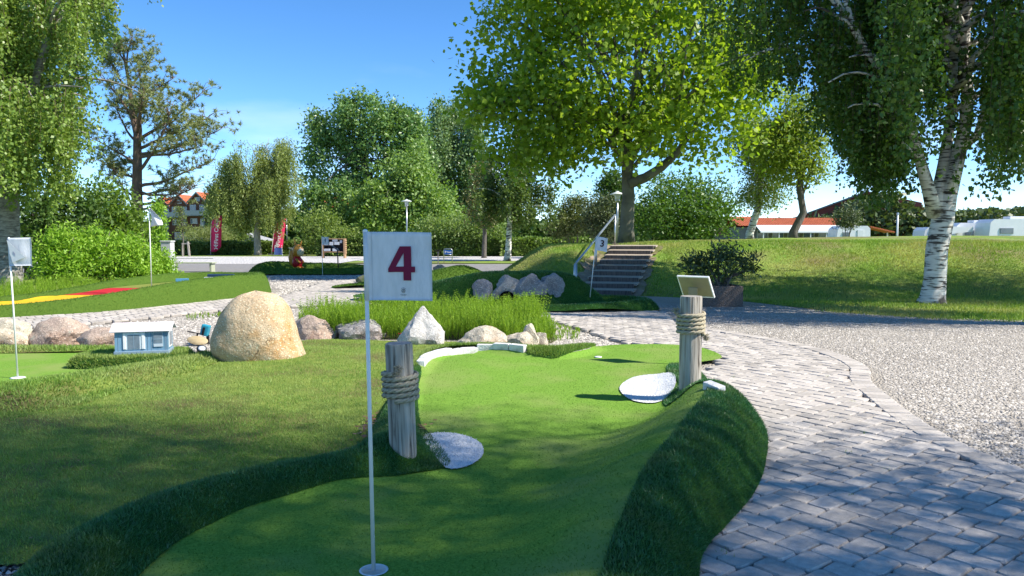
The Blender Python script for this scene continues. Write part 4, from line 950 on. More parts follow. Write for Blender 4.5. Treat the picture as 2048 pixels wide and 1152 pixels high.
for (lab, px, py, w, h, D, mt, sd, cu, rz) in (
        ('smallest grey pink boulder set in the dark bank of hole 3', 965, 600, 44, 42, 15.76, DG, 101, 6, .3), ('pale grey boulder arched over the dark cave in hole 3', 1010, 598, 62, 44, 15.74, MG, 109, 6, 0),
        ('large grey boulder right of the cave in hole 3', 1067, 604, 70, 54, 15.64, DG, 116, 5, .4), ('grey boulder at the right end of the bank in hole 3', 1105, 608, 58, 56, 15.66, DG, 123, 6, .9)):
    k = D / 1530; z0 = 1.5 - (py - 472) * k
    rock(lab, (wx(px, D), D, z0), (w * k * 1.12, .5, h * k * 1.05), sd, mt, cuts=cu, rz=rz * .3, group='boulders set in the bank of hole 3')
mb = MB(); mb.tube([(0, 0, 0), (0, .5, .0)], .17, 16, cap=False); mb.lathe([(0, 0)], 4) if False else None
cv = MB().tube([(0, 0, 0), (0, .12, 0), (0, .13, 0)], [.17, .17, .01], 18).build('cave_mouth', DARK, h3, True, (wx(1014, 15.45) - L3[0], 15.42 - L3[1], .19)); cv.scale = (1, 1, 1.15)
MB().lathe([(.08, 0), (.06, .008), (0, .008)], 16).build('cup', WHITE, h3, True, (f3p[0] - L3[0], f3p[1] - L3[1], .07))

# ------------------------------------------------------------------ left raised course, yellow and red
hy = thing('minigolf_course', 'long raised course with green turf sides and yellow and red lane', 'minigolf hole', (-8.5, 17, 0)); LY = (-8.5, 17, 0)
RY = catmull([(-13.5, 10.9, .19), (-12, 11.9, .2), (-9.25, 13.85, .25), (-8.05, 14.95, .36), (-7.35, 16.55, .50), (-6.85, 17.9, .56), (-6.6, 19.0, .55), (-6.75, 20.2, .54), (-7.5, 20.9, .50), (-8.4, 21.2, .50), (-9.3, 20.6, .48), (-9.75, 19.0, .42), (-9.95, 17.3, .33), (-10.5, 15.6, .26), (-13.2, 13.3, .22), (-14.5, 12.5, .2)], 6)
wy = lambda Y: np.interp(Y, [12, 15, 19, 21], [.26, .27, .32, .4])
def zy(X, Y):
    X = np.asarray(X, float); Y = np.asarray(Y, float)
    out_ = ridge(X, Y, RY, .30, wy, 1.6, 3.6); ins = in_poly(X, Y, RY)
    fl = np.interp(Y, [12, 14, 16, 18, 22], [.02, .05, .17, .26, .30])
    return np.where(ins, np.maximum(out_, fl), out_)
yo = []
RYp = RY[:, :2]; tn = np.gradient(RYp, axis=0); tn /= np.linalg.norm(tn, axis=1, keepdims=True); nr = np.stack([tn[:, 1], -tn[:, 0]], 1)
outer = RYp + nr * wy(RYp[:, 1])[:, None]
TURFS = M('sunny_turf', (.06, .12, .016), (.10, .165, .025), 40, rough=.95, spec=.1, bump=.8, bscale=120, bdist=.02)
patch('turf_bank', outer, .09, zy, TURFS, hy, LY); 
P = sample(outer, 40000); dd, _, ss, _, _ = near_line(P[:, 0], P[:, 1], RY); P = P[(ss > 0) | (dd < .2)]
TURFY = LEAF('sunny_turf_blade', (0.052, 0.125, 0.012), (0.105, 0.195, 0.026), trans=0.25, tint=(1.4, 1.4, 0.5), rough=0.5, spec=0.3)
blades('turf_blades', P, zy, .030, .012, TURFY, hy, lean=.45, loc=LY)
lift = lambda e: (lambda X, Y: zy(X, Y) + e)
YEL = M('yellow_carpet', (0.62, 0.37, 0.012), (0.70, 0.44, 0.02), 40, rough=.95, bump=.4, bscale=150, bdist=.006); RED = M('red_carpet', (0.42, 0.012, 0.022), (0.52, 0.02, 0.03), 40, rough=.95, bump=.4, bscale=150, bdist=.006)
BLU = M('blue_carpet', (0.06, 0.20, 0.36), (0.10, 0.28, 0.44), 20, rough=.9); OLV = M('olive_carpet', (0.17, 0.20, 0.03), (.22, .25, .05), 30, rough=.95)
lane_i = catmull([(-9.6, 14.3), (-8.55, 15.5), (-8.0, 17.0), (-7.38, 18.5), (-7.25, 19.7), (-7.7, 20.55), (-8.4, 20.8), (-9.0, 20.3), (-9.45, 18.9), (-9.65, 17.3), (-10.15, 15.8), (-10.6, 15.2)], 5, True)
def band(y0, y1):
    return [p for p in lane_i if y0 <= p[1] <= y1]
def lane(name, y0, y1, mat):
    xs = lambda y: (np.interp(y, [14.3, 15.5, 17, 18.5, 19.7, 20.5], [-9.3, -8.35, -7.75, -7.25, -7.15, -7.6]), np.interp(y, [14.3, 15.2, 15.8, 17.3, 18.9, 20.5], [-11.2, -10.6, -10.15, -9.65, -9.45, -8.85]))
    ys = np.linspace(y0, y1, 10); pl = [(xs(y)[0], y) for y in ys] + [(xs(y)[1], y) for y in ys[::-1]]
    return patch(name, pl, .1, lift(.008), mat, hy, LY)
lane('lane_carpet', 14.0, 15.0, OLV); lane('lane_carpet', 15.03, 16.7, YEL); lane('lane_carpet', 16.73, 18.1, RED); lane('lane_carpet', 18.13, 20.5, OLV)
mb = MB().box((0, 0, .06), (.24, .10, .12), bev=.01).build('block', M('grey_block', (.5, .53, .58), (.6, .62, .66), 9), hy, loc=(-7.52 - LY[0], 19.0 - LY[1], .36)); MB().box((0, 0, .05), (.3, .08, .10), bev=.01).build('block', BLU, hy, loc=(-8.16 - LY[0], 18.9 - LY[1], .35)).rotation_euler = (0, 0, .4)
MB().box((0, 0, .04), (.7, .10, .10), bev=.02).build('block', M('dark_blue', (.02, .05, .12), rough=.6), hy, loc=(-7.73 - LY[0], 20.3 - LY[1], .40))

# ------------------------------------------------------------------ stairs up the mound and handrail
st = thing('stairs', 'nine dark timber steps with sandy treads climbing the grassy mound', 'stairs', (STAIR_A[0], STAIR_A[1], 0), math.atan2(-_sd[0], _sd[1]))
SLEEP = wood_mat('sleeper_wood', (0.10, 0.082, 0.07), (0.15, 0.125, 0.108), (0.04, 0.033, 0.028)); SAND = M('tread_sand', (0.33, 0.27, 0.21), (0.43, 0.36, 0.29), 14, rough=.95, bump=.5, bscale=40)
run = STAIR_L / N_STEP; rise = STAIR_H / N_STEP
for i in range(N_STEP):
    w = 1.32 + prng.uniform(-.04, .04)
    s = MB().box((0, 0, 0), (w, .12, rise + .04), bev=.012).build('step', SLEEP, st, loc=(prng.uniform(-.03, .03), i * run, (i + .5) * rise - .02)); s.rotation_euler = (0, prng.uniform(-.008, .008), prng.uniform(-.015, .015))
    MB().box((0, 0, 0), (w + .1, run - .08, .05), rx=.045, bev=.008).build('tread', SAND, st, loc=(0, i * run + run / 2 + .03, (i + 1) * rise - .012))
# worn earth on both sides of the steps
mb = MB()
def side_soil(sg, wid, seed):
    rr = random.Random(seed); pts = []
    n = 22
    ins = [(sg * .62, -.2 + (STAIR_L + .6) * i / n) for i in range(n + 1)]; outs = [(sg * (.62 + wid * rr.uniform(.5, 1.1)), -.2 + (STAIR_L + .6) * i / n) for i in range(n + 1)]
    wpt = lambda p: STAIR_A + _sn * p[0] + _sd * p[1]
    return [wpt(p) for p in ins] + [wpt(p) for p in outs[::-1]]
EARTH = M('worn_earth', (0.24, 0.18, 0.125), (0.33, 0.26, 0.19), 6, rough=1, bump=.6, bscale=18, c3=(.12, .13, .035), scale3=1.2)
for sg, wd, sd in ((-1, .55, 3), (1, .28, 5)):
    p = patch('worn_earth', side_soil(sg, wd, sd), .18, lambda X, Y: z_mound(X, Y) + .022, EARTH); tag(p, kind='structure')

hr = thing('handrail', 'galvanised tubular handrail on the left of the stairs', 'handrail', (1.67, 20.0, 0)); LH = Vector((1.67, 20.0, 0))
a0, a1 = Vector((1.68, 20.0, .02)), Vector((3.33, 24.8, 1.22)); t0, t1 = Vector((1.68, 20.0, .80)), Vector((3.33, 24.8, 2.18)); am = a0.lerp(a1, .46); tm = t0.lerp(t1, .46)
MB().tube([t0 - LH, tm - LH, t1 - LH], .030, 10).build('rail', STEEL, hr, True)
for a, b in ((a0, t0), (am, tm), (a1, t1)):
    o = MB().tube([a - LH - Vector((0, 0, .1)), b - LH], .026, 10).build('post', STEEL, hr, True); 
MB().tube([(t0 - LH) + Vector((0, 0, 0)), (t0 - LH) + Vector((-.05, -.12, -.04)), (t0 - LH) + Vector((-.06, -.14, -.3)), (a0 - LH) + Vector((-.06, -.14, 0))], .026, 10).build('return_bend', STEEL, hr, True)
MB().box((a1 - LH) + Vector((0, -.02, .02)), (.22, .16, .03), bev=.01).build('foot_plate', M('foot_plate', (.16, .12, .09), rough=.8), hr)

# planter with rhododendron
pl = thing('planter', 'square exposed-aggregate concrete planter at the gravel edge', 'planter', (4.42, 16.6, 0))
AGG = M('aggregate', (0.10, 0.075, 0.06), (0.22, 0.17, 0.14), 45, rough=.95, bump=.9, bscale=50, bdist=.02)
mb = MB(); wpl = .47
for sx, sy, dx, dy in ((0, -wpl + .04, wpl * 2, .08), (0, wpl - .04, wpl * 2, .08), (-wpl + .04, 0, .08, wpl * 2 - .16), (wpl - .04, 0, .08, wpl * 2 - .16)):
    MB().box((sx, sy, .215), (dx, dy, .45), bev=.012).build('side', AGG, pl)
MB().box((0, 0, .18), (wpl * 2 - .17, wpl * 2 - .17, .34)).build('soil', SOIL, pl)

# ------------------------------------------------------------------ lamps
def lamp(label, loc, h):
    t = thing('lamp_post', label, 'street lamp', loc, 0, 'park lamps')
    MB().tube([(0, 0, 0), (0, 0, h * .5), (0, 0, h - .42)], [.055, .045, .038], 12).build('post', STEEL, t, True)
    MB().lathe([(.06, h - .46), (.11, h - .40), (.12, h - .36), (.06, h - .34)], 16).build('collar', STEEL, t, True)
    MB().lathe([(.10, h - .36), (.13, h - .12), (.0, h - .12)], 16).build('lantern', M('lantern_glass', (.60, .62, .62), (.7, .72, .72), 8, rough=.3), t, True)
    MB().lathe([(.34, h - .13), (.33, h - .10), (.10, h - .02), (.03, h + .03), (0, h + .03)], 20).build('shade', M('lamp_shade', (.60, .64, .62), rough=.4), t, True)
    return t
lamp('tall park lamp seen over the top of flag 4', (-6.85, 50, 0), 3.86)
lamp('park lamp beside the plane tree trunk on the mound', (4.66, 34, 1.2), 2.25)

# ------------------------------------------------------------------ feather banners
BRED = M('banner_red', (0.62, 0.018, 0.10), (.68, .03, .125), 3, rough=.6); BWH = M('banner_white', (.85, .82, .82), rough=.6)
def banner(label, px, D, h, lean=0.0, text=True):
    t = thing('feather_banner', label, 'banner', (-23.94 if px == 412 else px, D, 0), 0, 'feather banners at the road')
    w = .95; prof = []
    top = h; V = []; Fc = []; n = 14
    for i in range(n + 1):
        v = i / n; z = .25 + v * (top - .25)
        xl = .0 + .10 * v + (max(0, v - .8) / .2) ** 2 * .55; xr = xl + min(w * (.82 if v < .8 else .82) * (1 - .0 * v), 10)
        xr = min(.78 + .18 * v, .95); bot = .0 if v > .12 else (.12 - v) / .12 * .42
        V += [(xl, .02 * math.sin(v * 5), z), (max(xr - bot, xl + .03), .02 * math.sin(v * 5 + 1), z)]
    for i in range(n): Fc.append((2 * i, 2 * i + 1, 2 * i + 3, 2 * i + 2))
    o = mk('sail', V, Fc, BRED, t, True); md = o.modifiers.new('thickness', 'SOLIDIFY'); md.thickness = .006
    MB().tube([(-.02, 0, 0), (0, 0, 1.2), (.09, 0, h * .8), (.25, 0, h * .93), (.66, 0, h + .01)], .022, 8).build('mast', M('banner_pole', (.8, .72, .72), rough=.4), t, True)
    MB().box((0, 0, .03), (.5, .5, .05), bev=.01).build('base', M('banner_base', (.1, .1, .11)), t)
    text_mesh('lettering', 'First Camp', .43, BWH, o, (.50, -.045, h * .60), (math.pi / 2, -math.pi / 2 + .045, 0), bold=.006, ext=.004)
    mb = MB(); c = Vector((.42, -.045, .72))   # three-pronged arrow mark
    for a in (-.75, 0, .75): mb.box(c + Vector((math.sin(a) * .11, 0, math.cos(a) * .11 - .08)), (.055, .01, .24), ry=a)
    for sx in (-1, 1): mb.box(c + Vector((sx * .07, -.002, -.20)), (.17, .01, .05), ry=sx * .7)
    mb.build('arrow_mark', BWH, o); t.rotation_euler = (0, lean, 0)
    return t
banner('tall red feather banner lettered First Camp by the clipped hedge', -23.59, 60, 3.1)
banner('red feather banner half hidden by the willow, leaning right', -19.20, 61.2, 2.95, .09)
sb = thing('banner_stand', 'blue and white board stand under the second red banner', 'stand', (-17.55, 57.5, 0)); MB().box((0, 0, .35), (.55, .03, .55), rx=-.15).build('board', M('stand_blue', (.07, .11, .30), rough=.5), sb); MB().tube([(-.32, 0, 0), (-.24, .05, .8)], .02, 6).build('leg', WHITE, sb); MB().tube([(.32, 0, 0), (.24, .05, .8)], .02, 6).build('leg', WHITE, sb)
tf = thing('small_flag', 'small orange red pennant on a thin pole behind the willow', 'flag', (-19.37, 66, 0)); MB().tube([(0, 0, 0), (0, 0, 3.1)], .03, 8).build('pole', STEEL, tf, True); mk('pennant', [(0, 0, 2.9), (-.45, .03, 3.05), (-.3, .0, 2.2), (0, 0, 2.2), (0, .02, 2.9), (-.45, .05, 3.05), (-.3, .02, 2.2), (0, .02, 2.2)], [(0, 1, 2, 3), (4, 7, 6, 5), (0, 4, 5, 1), (1, 5, 6, 2), (2, 6, 7, 3), (3, 7, 4, 0)], M('pennant_red', (.55, .07, .03)), tf)

# ------------------------------------------------------------------ hole 1: far course
h1 = thing('minigolf_course', 'far green turf course with low banks under flag 1', 'minigolf hole', (-8, 31, 0)); L1 = (-8, 31, 0)
R1 = catmull([(-9.8, 29.9, .32), (-8.6, 29.6, .20), (-7.2, 29.6, .20), (-6.2, 29.8, .22), (-5.85, 30.8, .22), (-6.4, 32.2, .25), (-7.6, 32.8, .3), (-9.0, 32.6, .34), (-9.9, 31.5, .42)], 6, True)
def z1(X, Y):
    X = np.asarray(X, float); Y = np.asarray(Y, float); d, h, s, _, _ = near_line(X, Y, R1, True)
    ins = in_poly(X, Y, R1); z = .03 + h * np.clip(1 - (d / .5) ** 2, 0, 1)
    return np.maximum(z, .02 + .18 * np.exp(-(((X + 7.2) / .4) ** 2 + ((Y - 31) / .5) ** 2)) + .22 * np.exp(-(((X + 8.7) / .35) ** 2 + ((Y - 30.9) / .5) ** 2)))
tn = np.gradient(R1[:, :2], axis=0); tn /= np.linalg.norm(tn, axis=1, keepdims=True); o1 = R1[:, :2] + np.stack([tn[:, 1], -tn[:, 0]], 1) * .48
patch('turf_bank', o1, .14, z1, TURFS, h1, L1); blades('turf_blades', sample(o1, 16000), z1, .045, .03, TURFY, h1, lean=.45, loc=L1)
h2 = thing('minigolf_course', 'green turf hump partly behind flag 4 with a steep shaded end', 'minigolf hole', (-1.8, 24, 0)); L2 = (-1.8, 24, 0)
R2 = catmull([(-4.4, 21.6, .12), (-3.2, 23.0, .22), (-2.2, 24.2, .44), (-1.65, 24.9, .52), (-1.3, 25.3, .40), (-1.0, 25.8, .10), (-.6, 26.5, .16), (-.3, 27.2, .10)], 6)
def z2_(X, Y): return .02 + ridge(np.asarray(X, float), np.asarray(Y, float), R2, .95, .95, 1.6, 1.6)
p2 = catmull([(-4.8, 21.2), (-3.2, 22.1), (-1.8, 23.6), (-.9, 24.6), (-.6, 25.6), (-.1, 27.3), (-.5, 27.9), (-1.6, 26.4), (-2.5, 25.3), (-3.8, 23.8), (-5.0, 22)], 5, True)
patch('turf_bank', p2, .12, z2_, TURFS, h2, L2); blades('turf_blades', sample(p2, 16000), z2_, .045, .024, TURFY, h2, lean=.4, loc=L2)
rock('pinkish boulder at the right edge of flag 4, far behind', (-2.97, 31, 0), (.55, .4, .36), 141, PINK, sub=3)
rock('mossy low mound of rock and turf left of flag 4', (-4.52, 24.2, 0), (1.05, .8, .28), 151, M('mossy_stone', (.06, .10, .02), (.16, .15, .10), 6, rough=.95, bump=.6, bscale=20), sub=3)

# orange squirrel-like figure: a plain standing figure in the same colours
sq = thing('animal_statue', 'orange squirrel statue in a red shirt on the far course', 'statue', (-8.69, 31.0, .26), math.radians(-20)); sq.scale = (1.15, 1.15, 1.15)
ORG = M('statue_orange', (.50, .20, .018), (.58, .26, .03), 6, rough=.4, spec=.5); CRS = M('statue_cream', (.66, .52, .30), rough=.4); SRED = M('statue_red', (.45, .012, .02), rough=.4)
def blob(name, c, r, mat, parent, rot=(0, 0, 0), sub=3):
    bm = bmesh.new(); bmesh.ops.create_icosphere(bm, subdivisions=sub, radius=1); me = bpy.data.meshes.new(name)
    for v in bm.verts: v.co = Vector((v.co.x * r[0], v.co.y * r[1], v.co.z * r[2])) * (1 + .03 * mnoise.noise(v.co * 2))
    bm.to_mesh(me); bm.free(); me.materials.append(mat); me.polygons.foreach_set('use_smooth', np.ones(len(me.polygons), bool))
    o = bpy.data.objects.new(name, me); COL.objects.link(o); o.parent = parent; o.location = c; o.rotation_euler = rot; return o
MB().lathe([(.10, -.06), (.16, 0), (.18, .12), (.17, .24), (.12, .33), (.08, .38)], 18).build('body', SRED, sq, True)
blob('head', (.05, -.02, .56), (.20, .19, .23), ORG, sq); blob('muzzle', (.17, -.07, .51), (.13, .13, .15), CRS, sq)
for yy in (-.13, -.02):
    e = blob('eye', (.22, yy, .58), (.045, .045, .06), WHITE, sq, sub=2); blob('pupil', (.035, -.01, -.005), (.018, .02, .03), BLACK, e, sub=2)
blob('nose', (.30, -.09, .52), (.025, .03, .02), BLACK, sq, sub=2)
for sx, ln in ((-.06, .26), (.10, .22)): MB().tube([(sx, 0, .70), (sx * 1.5, 0, .70 + ln * .5), (sx * 2.0, 0, .70 + ln)], [.055, .035, .008], 10).build('ear', ORG, sq, True)
MB().tube([(-.10, .08, -.02), (-.24, .10, .1), (-.29, .10, .32), (-.25, .10, .52), (-.16, .1, .60)], [.06, .13, .14, .12, .03], 14).build('tail', ORG, sq, True)
MB().tube([(-.20, .08, .56), (-.30, .05, .64), (-.40, .02, .66)], [.05, .035, .01], 8).build('tail_tip', CRS, sq, True)
for yy in (-.14, .12): MB().tube([(.04, yy * .9, .28), (.14, yy, .18), (.20, yy * .7, .14)], [.045, .04, .035], 8).build('arm', ORG, sq, True)
for yy in (-.09, .09): blob('foot', (.08, yy, -.03), (.13, .06, .05), ORG, sq, sub=2)
s1 = thing('information_board', 'dark thin information board on a stem by the far hole 1', 'sign', (-7.15, 31.5, 0)); MB().tube([(0, 0, 0), (-.03, 0, .95)], .025, 8).build('stem', M('dark_metal', (.05, .04, .04), rough=.5), s1, True); MB().box((-.12, 0, 1.0), (.36, .3, .02), ry=.6).build('panel', MATS['dark_metal'], s1)

# wooden rack with grey letter boxes
rk = thing('mailbox_rack', 'wooden rack holding rows of grey letter boxes by the hedge', 'rack', (-12.07, 52, 0)); WD = M('rack_wood', (.36, .22, .12), (.44, .28, .16), 9, rough=.8, stretch=(1, 1, 6))
for x in (-.75, .72): MB().box((x, 0, .65), (.09, .5, 1.3), bev=.01).build('post', WD, rk)
MB().box((0, 0, .42), (1.5, .45, .05), bev=.01).build('shelf', WD, rk); MB().box((0, .02, 1.30), (1.56, .5, .05), bev=.01).build('roof_board', WD, rk); MB().box((0, .2, .85), (1.45, .03, .85)).build('back_panel', M('rack_back', (.02, .02, .03)), rk)
GB = M('grey_box', (.40, .42, .47), (.48, .5, .55), 6, rough=.4)
for i, (x, z, w, h, d) in enumerate(((-.5, .98, .30, .20, .26), (-.15, .98, .26, .22, .24), (.22, 1.0, .34, .20, .26), (.1, 1.2, .36, .16, .2), (.5, 1.12, .16, .2, .2), (-.45, .56, .42, .16, .3), (.1, .56, .34, .18, .3), (-.55, 1.2, .3, .16, .2))):
    MB().box((x, -.08, z), (w, d, h), ry=prng.uniform(-.06, .06), bev=.015).build('letter_box', GB, rk)
for k in range(7): MB().box((.79, 0, .35 + k * .14), (.03, .48, .10), bev=.005).build('slat', WD, rk)

# blue parking sign and dark board
ps = thing('parking_sign', 'low blue sign with white lettering on a metal hoop frame', 'sign', (-3.56, 42.6, 0))
MB().tube([(-.23, 0, 0), (-.23, 0, .72), (-.19, 0, .78), (.19, 0, .78), (.23, 0, .72), (.23, 0, 0)], .022, 8).build('frame', STEEL, ps, True)
pb = MB().box((0, 0, .60), (.42, .02, .24), bev=.006).build('panel', M('sign_blue', (.01, .10, .42), rough=.4), ps); text_mesh('lettering', 'P', .17, BWH, pb, (-.13, -.013, .60), (math.pi / 2, 0, 0), .003, .001); text_mesh('lettering', 'Gæst', .12, BWH, pb, (.07, -.013, .60), (math.pi / 2, 0, 0), .002, .001)
MB().tube([(-.2, -.002, .46), (.2, -.002, .46)], .015, 6).build('crossbar', STEEL, ps, True)
s2 = thing('information_board', 'small dark board on a short post at the right edge of flag 4', 'sign', (-3.96, 41, 0)); MB().box((0, 0, .33), (.05, .05, .66)).build('stem', M('grey_wood', (.2, .18, .16)), s2); MB().box((0, 0, .7), (.32, .26, .03), rx=-.4).build('panel', BLACK, s2); MB().box((0, -.06, .62), (.11, .04, .09)).build('bracket', MATS['grey_wood'], s2)
wb = thing('utility_box', 'pale grey utility box at the foot of the pine', 'box', (-14.83, 33, 0)); MB().box((0, 0, .62), (.42, .4, 1.24), bev=.02).build('cabinet', M('utility_grey', (.55, .56, .54), (.48, .49, .47), 4), wb); MB().box((0, 0, 1.27), (.48, .46, .06), bev=.02).build('lid', M('utility_grey'  , (.5, .5, .5)), wb)
tb = thing('table', 'pale table with thin rail on the strip of far gravel', 'table', (-13.44, 32, 0)); MB().box((0, 0, .38), (2.0, .5, .05), bev=.01).build('top', M('table_top', (.40, .42, .30), rough=.6), tb)
for x in (-.9, .9): MB().box((x, 0, .18), (.08, .4, .36)).build('leg', MATS['table_top'], tb)
MB().tube([(-.95, 0, .56), (.95, 0, .56)], .015, 6).build('rail', STEEL, tb)

# ------------------------------------------------------------------ buildings
BRICK = M('brown_brick', (.10, .045, .032), (.14, .065, .045), 3, rough=.9, bump=.3, bscale=20); TILE = M('orange_tile', (.40, .10, .04), (.52, .145, .06), 2.5, rough=.75, bump=.6, bscale=9, bdist=.1)
GLASS = M('window_glass', (.06, .09, .13), (.12, .16, .2), .8, rough=.08, spec=.8); FRM = M('window_white', (.55, .58, .62), rough=.6); SLATE = M('grey_cladding', (.17, .18, .19), (.22, .23, .24), 2, rough=.7)
def terrace(label, x, D, ridge_z, w=4.9, rz=.0):
    t = thing('terraced_house', label, 'house', (x, D, 0), rz, 'terraced houses behind the hedge'); e = ridge_z - 2.2; dp = 9
    MB().prism([(-w / 2, 0), (w / 2, 0), (w / 2, e), (0, ridge_z - .25), (-w / 2, e)], 0, dp, 'y').build('wall', BRICK, t)
    for sx in (-1, 1):
        r = MB().add([(0, -.5, ridge_z), (sx * (w / 2 + .05), -.5, e + .02), (sx * (w / 2 + .05), dp, e + .02), (0, dp, ridge_z), (0, -.5, ridge_z - .2), (sx * (w / 2 + .05), -.5, e - .18), (sx * (w / 2 + .05), dp, e - .18), (0, dp, ridge_z - .2)], [(0, 1, 2, 3), (7, 6, 5, 4), (0, 4, 5, 1), (1, 5, 6, 2), (2, 6, 7, 3), (3, 7, 4, 0)]).build('roof', TILE, t)
        MB().add([(0, -.56, ridge_z + .02), (sx * w / 2, -.56, e + .02), (sx * w / 2, -.56, e - .35), (0, -.56, ridge_z - .35), (0, -.44, ridge_z + .02), (sx * w / 2, -.44, e + .02), (sx * w / 2, -.44, e - .35), (0, -.44, ridge_z - .35)], [(0, 1, 2, 3), (7, 6, 5, 4), (0, 4, 5, 1), (1, 5, 6, 2), (2, 6, 7, 3), (3, 7, 4, 0)]).build('barge_board', SLATE, r)
    def win(cx, cz, ww, hh):
        f = MB().box((cx, -.03, cz), (ww + .16, .08, hh + .16)).build('window', FRM, t); MB().box((cx, -.08, cz), (ww, .03, hh)).build('pane', GLASS, f); MB().box((cx, -.10, cz), (.08, .03, hh)).build('mullion', FRM, f)
    s = e / 3
    win(-1.2, s * 2.45, 1.3, 1.9); win(1.2, s * 2.45, 1.3, 1.9); win(1.2, s * 1.5, 1.0, 1.5); win(-1.0, s * 1.6, 1.5, 1.0); win(0, s * .45, 2.6, 1.9); win(0, e + .6, 1.0, .7)
    b = MB().box((0, -.75, s * 2.0), (w - .3, 1.5, .18)).build('balcony', SLATE, t); MB().box((0, -1.48, s * 2.0 + .6), (w - .4, .05, 1.0)).build('balustrade', M('rail_glass', (.16, .20, .22), rough=.15, spec=.6), b)
    for sx in (-1, 1): MB().box((sx * (w / 2 - .1), -1.1, s), (.22, .22, s * 2)).build('pillar', SLATE, t)
    return t
for i, px in enumerate((317, 346, 384, 428, 470)):
    terrace(('leftmost gabled brown house behind the pine', 'second gabled brown house behind the pine branches', 'third gabled brown house with clear orange roof', 'fourth gabled brown house left of the willow', 'fifth gabled brown house behind the willow')[i], -78.37 + i * 4.95 * .98, 172 - i * 2, 10.2 + i * .45, 4.9, math.radians(-14))
terrace('distant gabled house showing through the green tree', -38.34, 150, 9.4, 7.0, math.radians(-14)); terrace('most distant gabled house glimpsed behind the tall green tree', -35.29, 152, 9.2, 7.0, math.radians(-14))

lb = thing('low_building', 'long low building with orange pantile roof and white awning', 'building', (29.53, 80, 0)); BW = 11.6; cxm = 0
MB().box((0, 3, 1.2), (BW, 6, 2.4)).build('wall', M('low_wall', (.16, .16, .17), (.22, .22, .22), 1, rough=.8), lb)
n = 46; V = []; Fc = []
for i in range(n * 3 + 1):
    x = -BW / 2 - .3 + (BW + .6) * i / (n * 3); z = .05 * (1 if i % 3 == 1 else 0)
    V += [(x, -.5, 2.55 + z), (x, 3.2, 3.45 + z), (x, 6.6, 2.5 + z)]
for i in range(n * 3):
    for k in (0, 1): Fc.append((i * 3 + k, (i + 1) * 3 + k, (i + 1) * 3 + k + 1, i * 3 + k + 1))
mk('roof', V, Fc, TILE, lb)
MB().add([(-BW / 2 + 1.5, -.52, 2.62), (BW / 2 + .2, -.52, 2.62), (BW / 2 + .6, -2.2, 1.98), (-BW / 2 + 1.5, -2.2, 1.98), (-BW / 2 + 1.5, -.52, 2.56), (BW / 2 + .2, -.52, 2.56), (BW / 2 + .6, -2.2, 1.82), (-BW / 2 + 1.5, -2.2, 1.82)], [(0, 1, 2, 3), (7, 6, 5, 4), (0, 4, 5, 1), (1, 5, 6, 2), (2, 6, 7, 3), (3, 7, 4, 0)]).build('awning', M('awning_white', (.80, .80, .80), rough=.7), lb)
for i in range(7): x = -BW / 2 + 1.8 + i * 1.6; MB().box((x, -2.1, .95), (.09, .09, 1.9)).build('awning_post', WHITE, lb)
for i in range(6):
    f = MB().box((-BW / 2 + 2.4 + i * 1.6, -.03, 1.35), (1.2, .08, 1.5)).build('window', FRM, lb); MB().box((-BW / 2 + 2.4 + i * 1.6, -.08, 1.35), (1.05, .03, 1.35)).build('pane', GLASS, f)
ow = thing('low_building', 'small orange tiled wing left of the long awning', 'building', (25.63, 84, 0)); MB().prism([(-2.2, 0), (2.2, 0), (2.2, 1.9), (.4, 3.9), (-2.2, 1.9)], 0, 5, 'y').build('wall', M('low_wall'), ow) if False else None
MB().box((0, 3, .9), (4.0, 6, 1.8)).build('wall', MATS['low_wall'], ow); MB().add([(-2.6, -.4, 1.7), (2.2, -.4, 1.7), (2.2, 3.4, 3.7), (-1.2, 3.4, 3.7), (2.2, 6.5, 1.7), (-2.6, 6.5, 1.7)], [(0, 1, 2, 3), (3, 2, 4, 5), (0, 3, 5), (1, 4, 2)]).build('roof', TILE, ow)
rb = thing('barn', 'big red brick building with a sloping roofline behind the awning', 'building', (40.60, 110, 0), math.radians(-22)); RB = M('red_brick', (.30, .075, .06), (.36, .10, .08), 1.5, rough=.9, bump=.3, bscale=14)
MB().prism([(-1.2, 0), (16, 0), (16, 6.0), (9.5, 7.6), (8.2, 7.2), (3.2, 5.3), (-1.2, 3.6)], 0, 14, 'y').build('wall', RB, rb)
MB().add([(-1.6, -.4, 3.6), (9.5, -.4, 7.85), (9.5, 14.3, 7.85), (-1.6, 14.3, 3.6), (-1.6, -.4, 3.4), (9.5, -.4, 7.62), (9.5, 14.3, 7.62), (-1.6, 14.3, 3.4)], [(0, 1, 2, 3), (7, 6, 5, 4), (0, 4, 5, 1), (1, 5, 6, 2), (2, 6, 7, 3), (3, 7, 4, 0)]).build('roof', SLATE, rb); MB().box((2.7, -.06, 2.6), (.14, .16, 5.2)).build('downpipe', SLATE, rb)
for x in (-.2, 1.2): f = MB().box((x, -.04, 3.0), (1.0, .1, .5)).build('window', FRM, rb); MB().box((x, -.1, 3.0), (.85, .03, .38)).build('pane', GLASS, f)
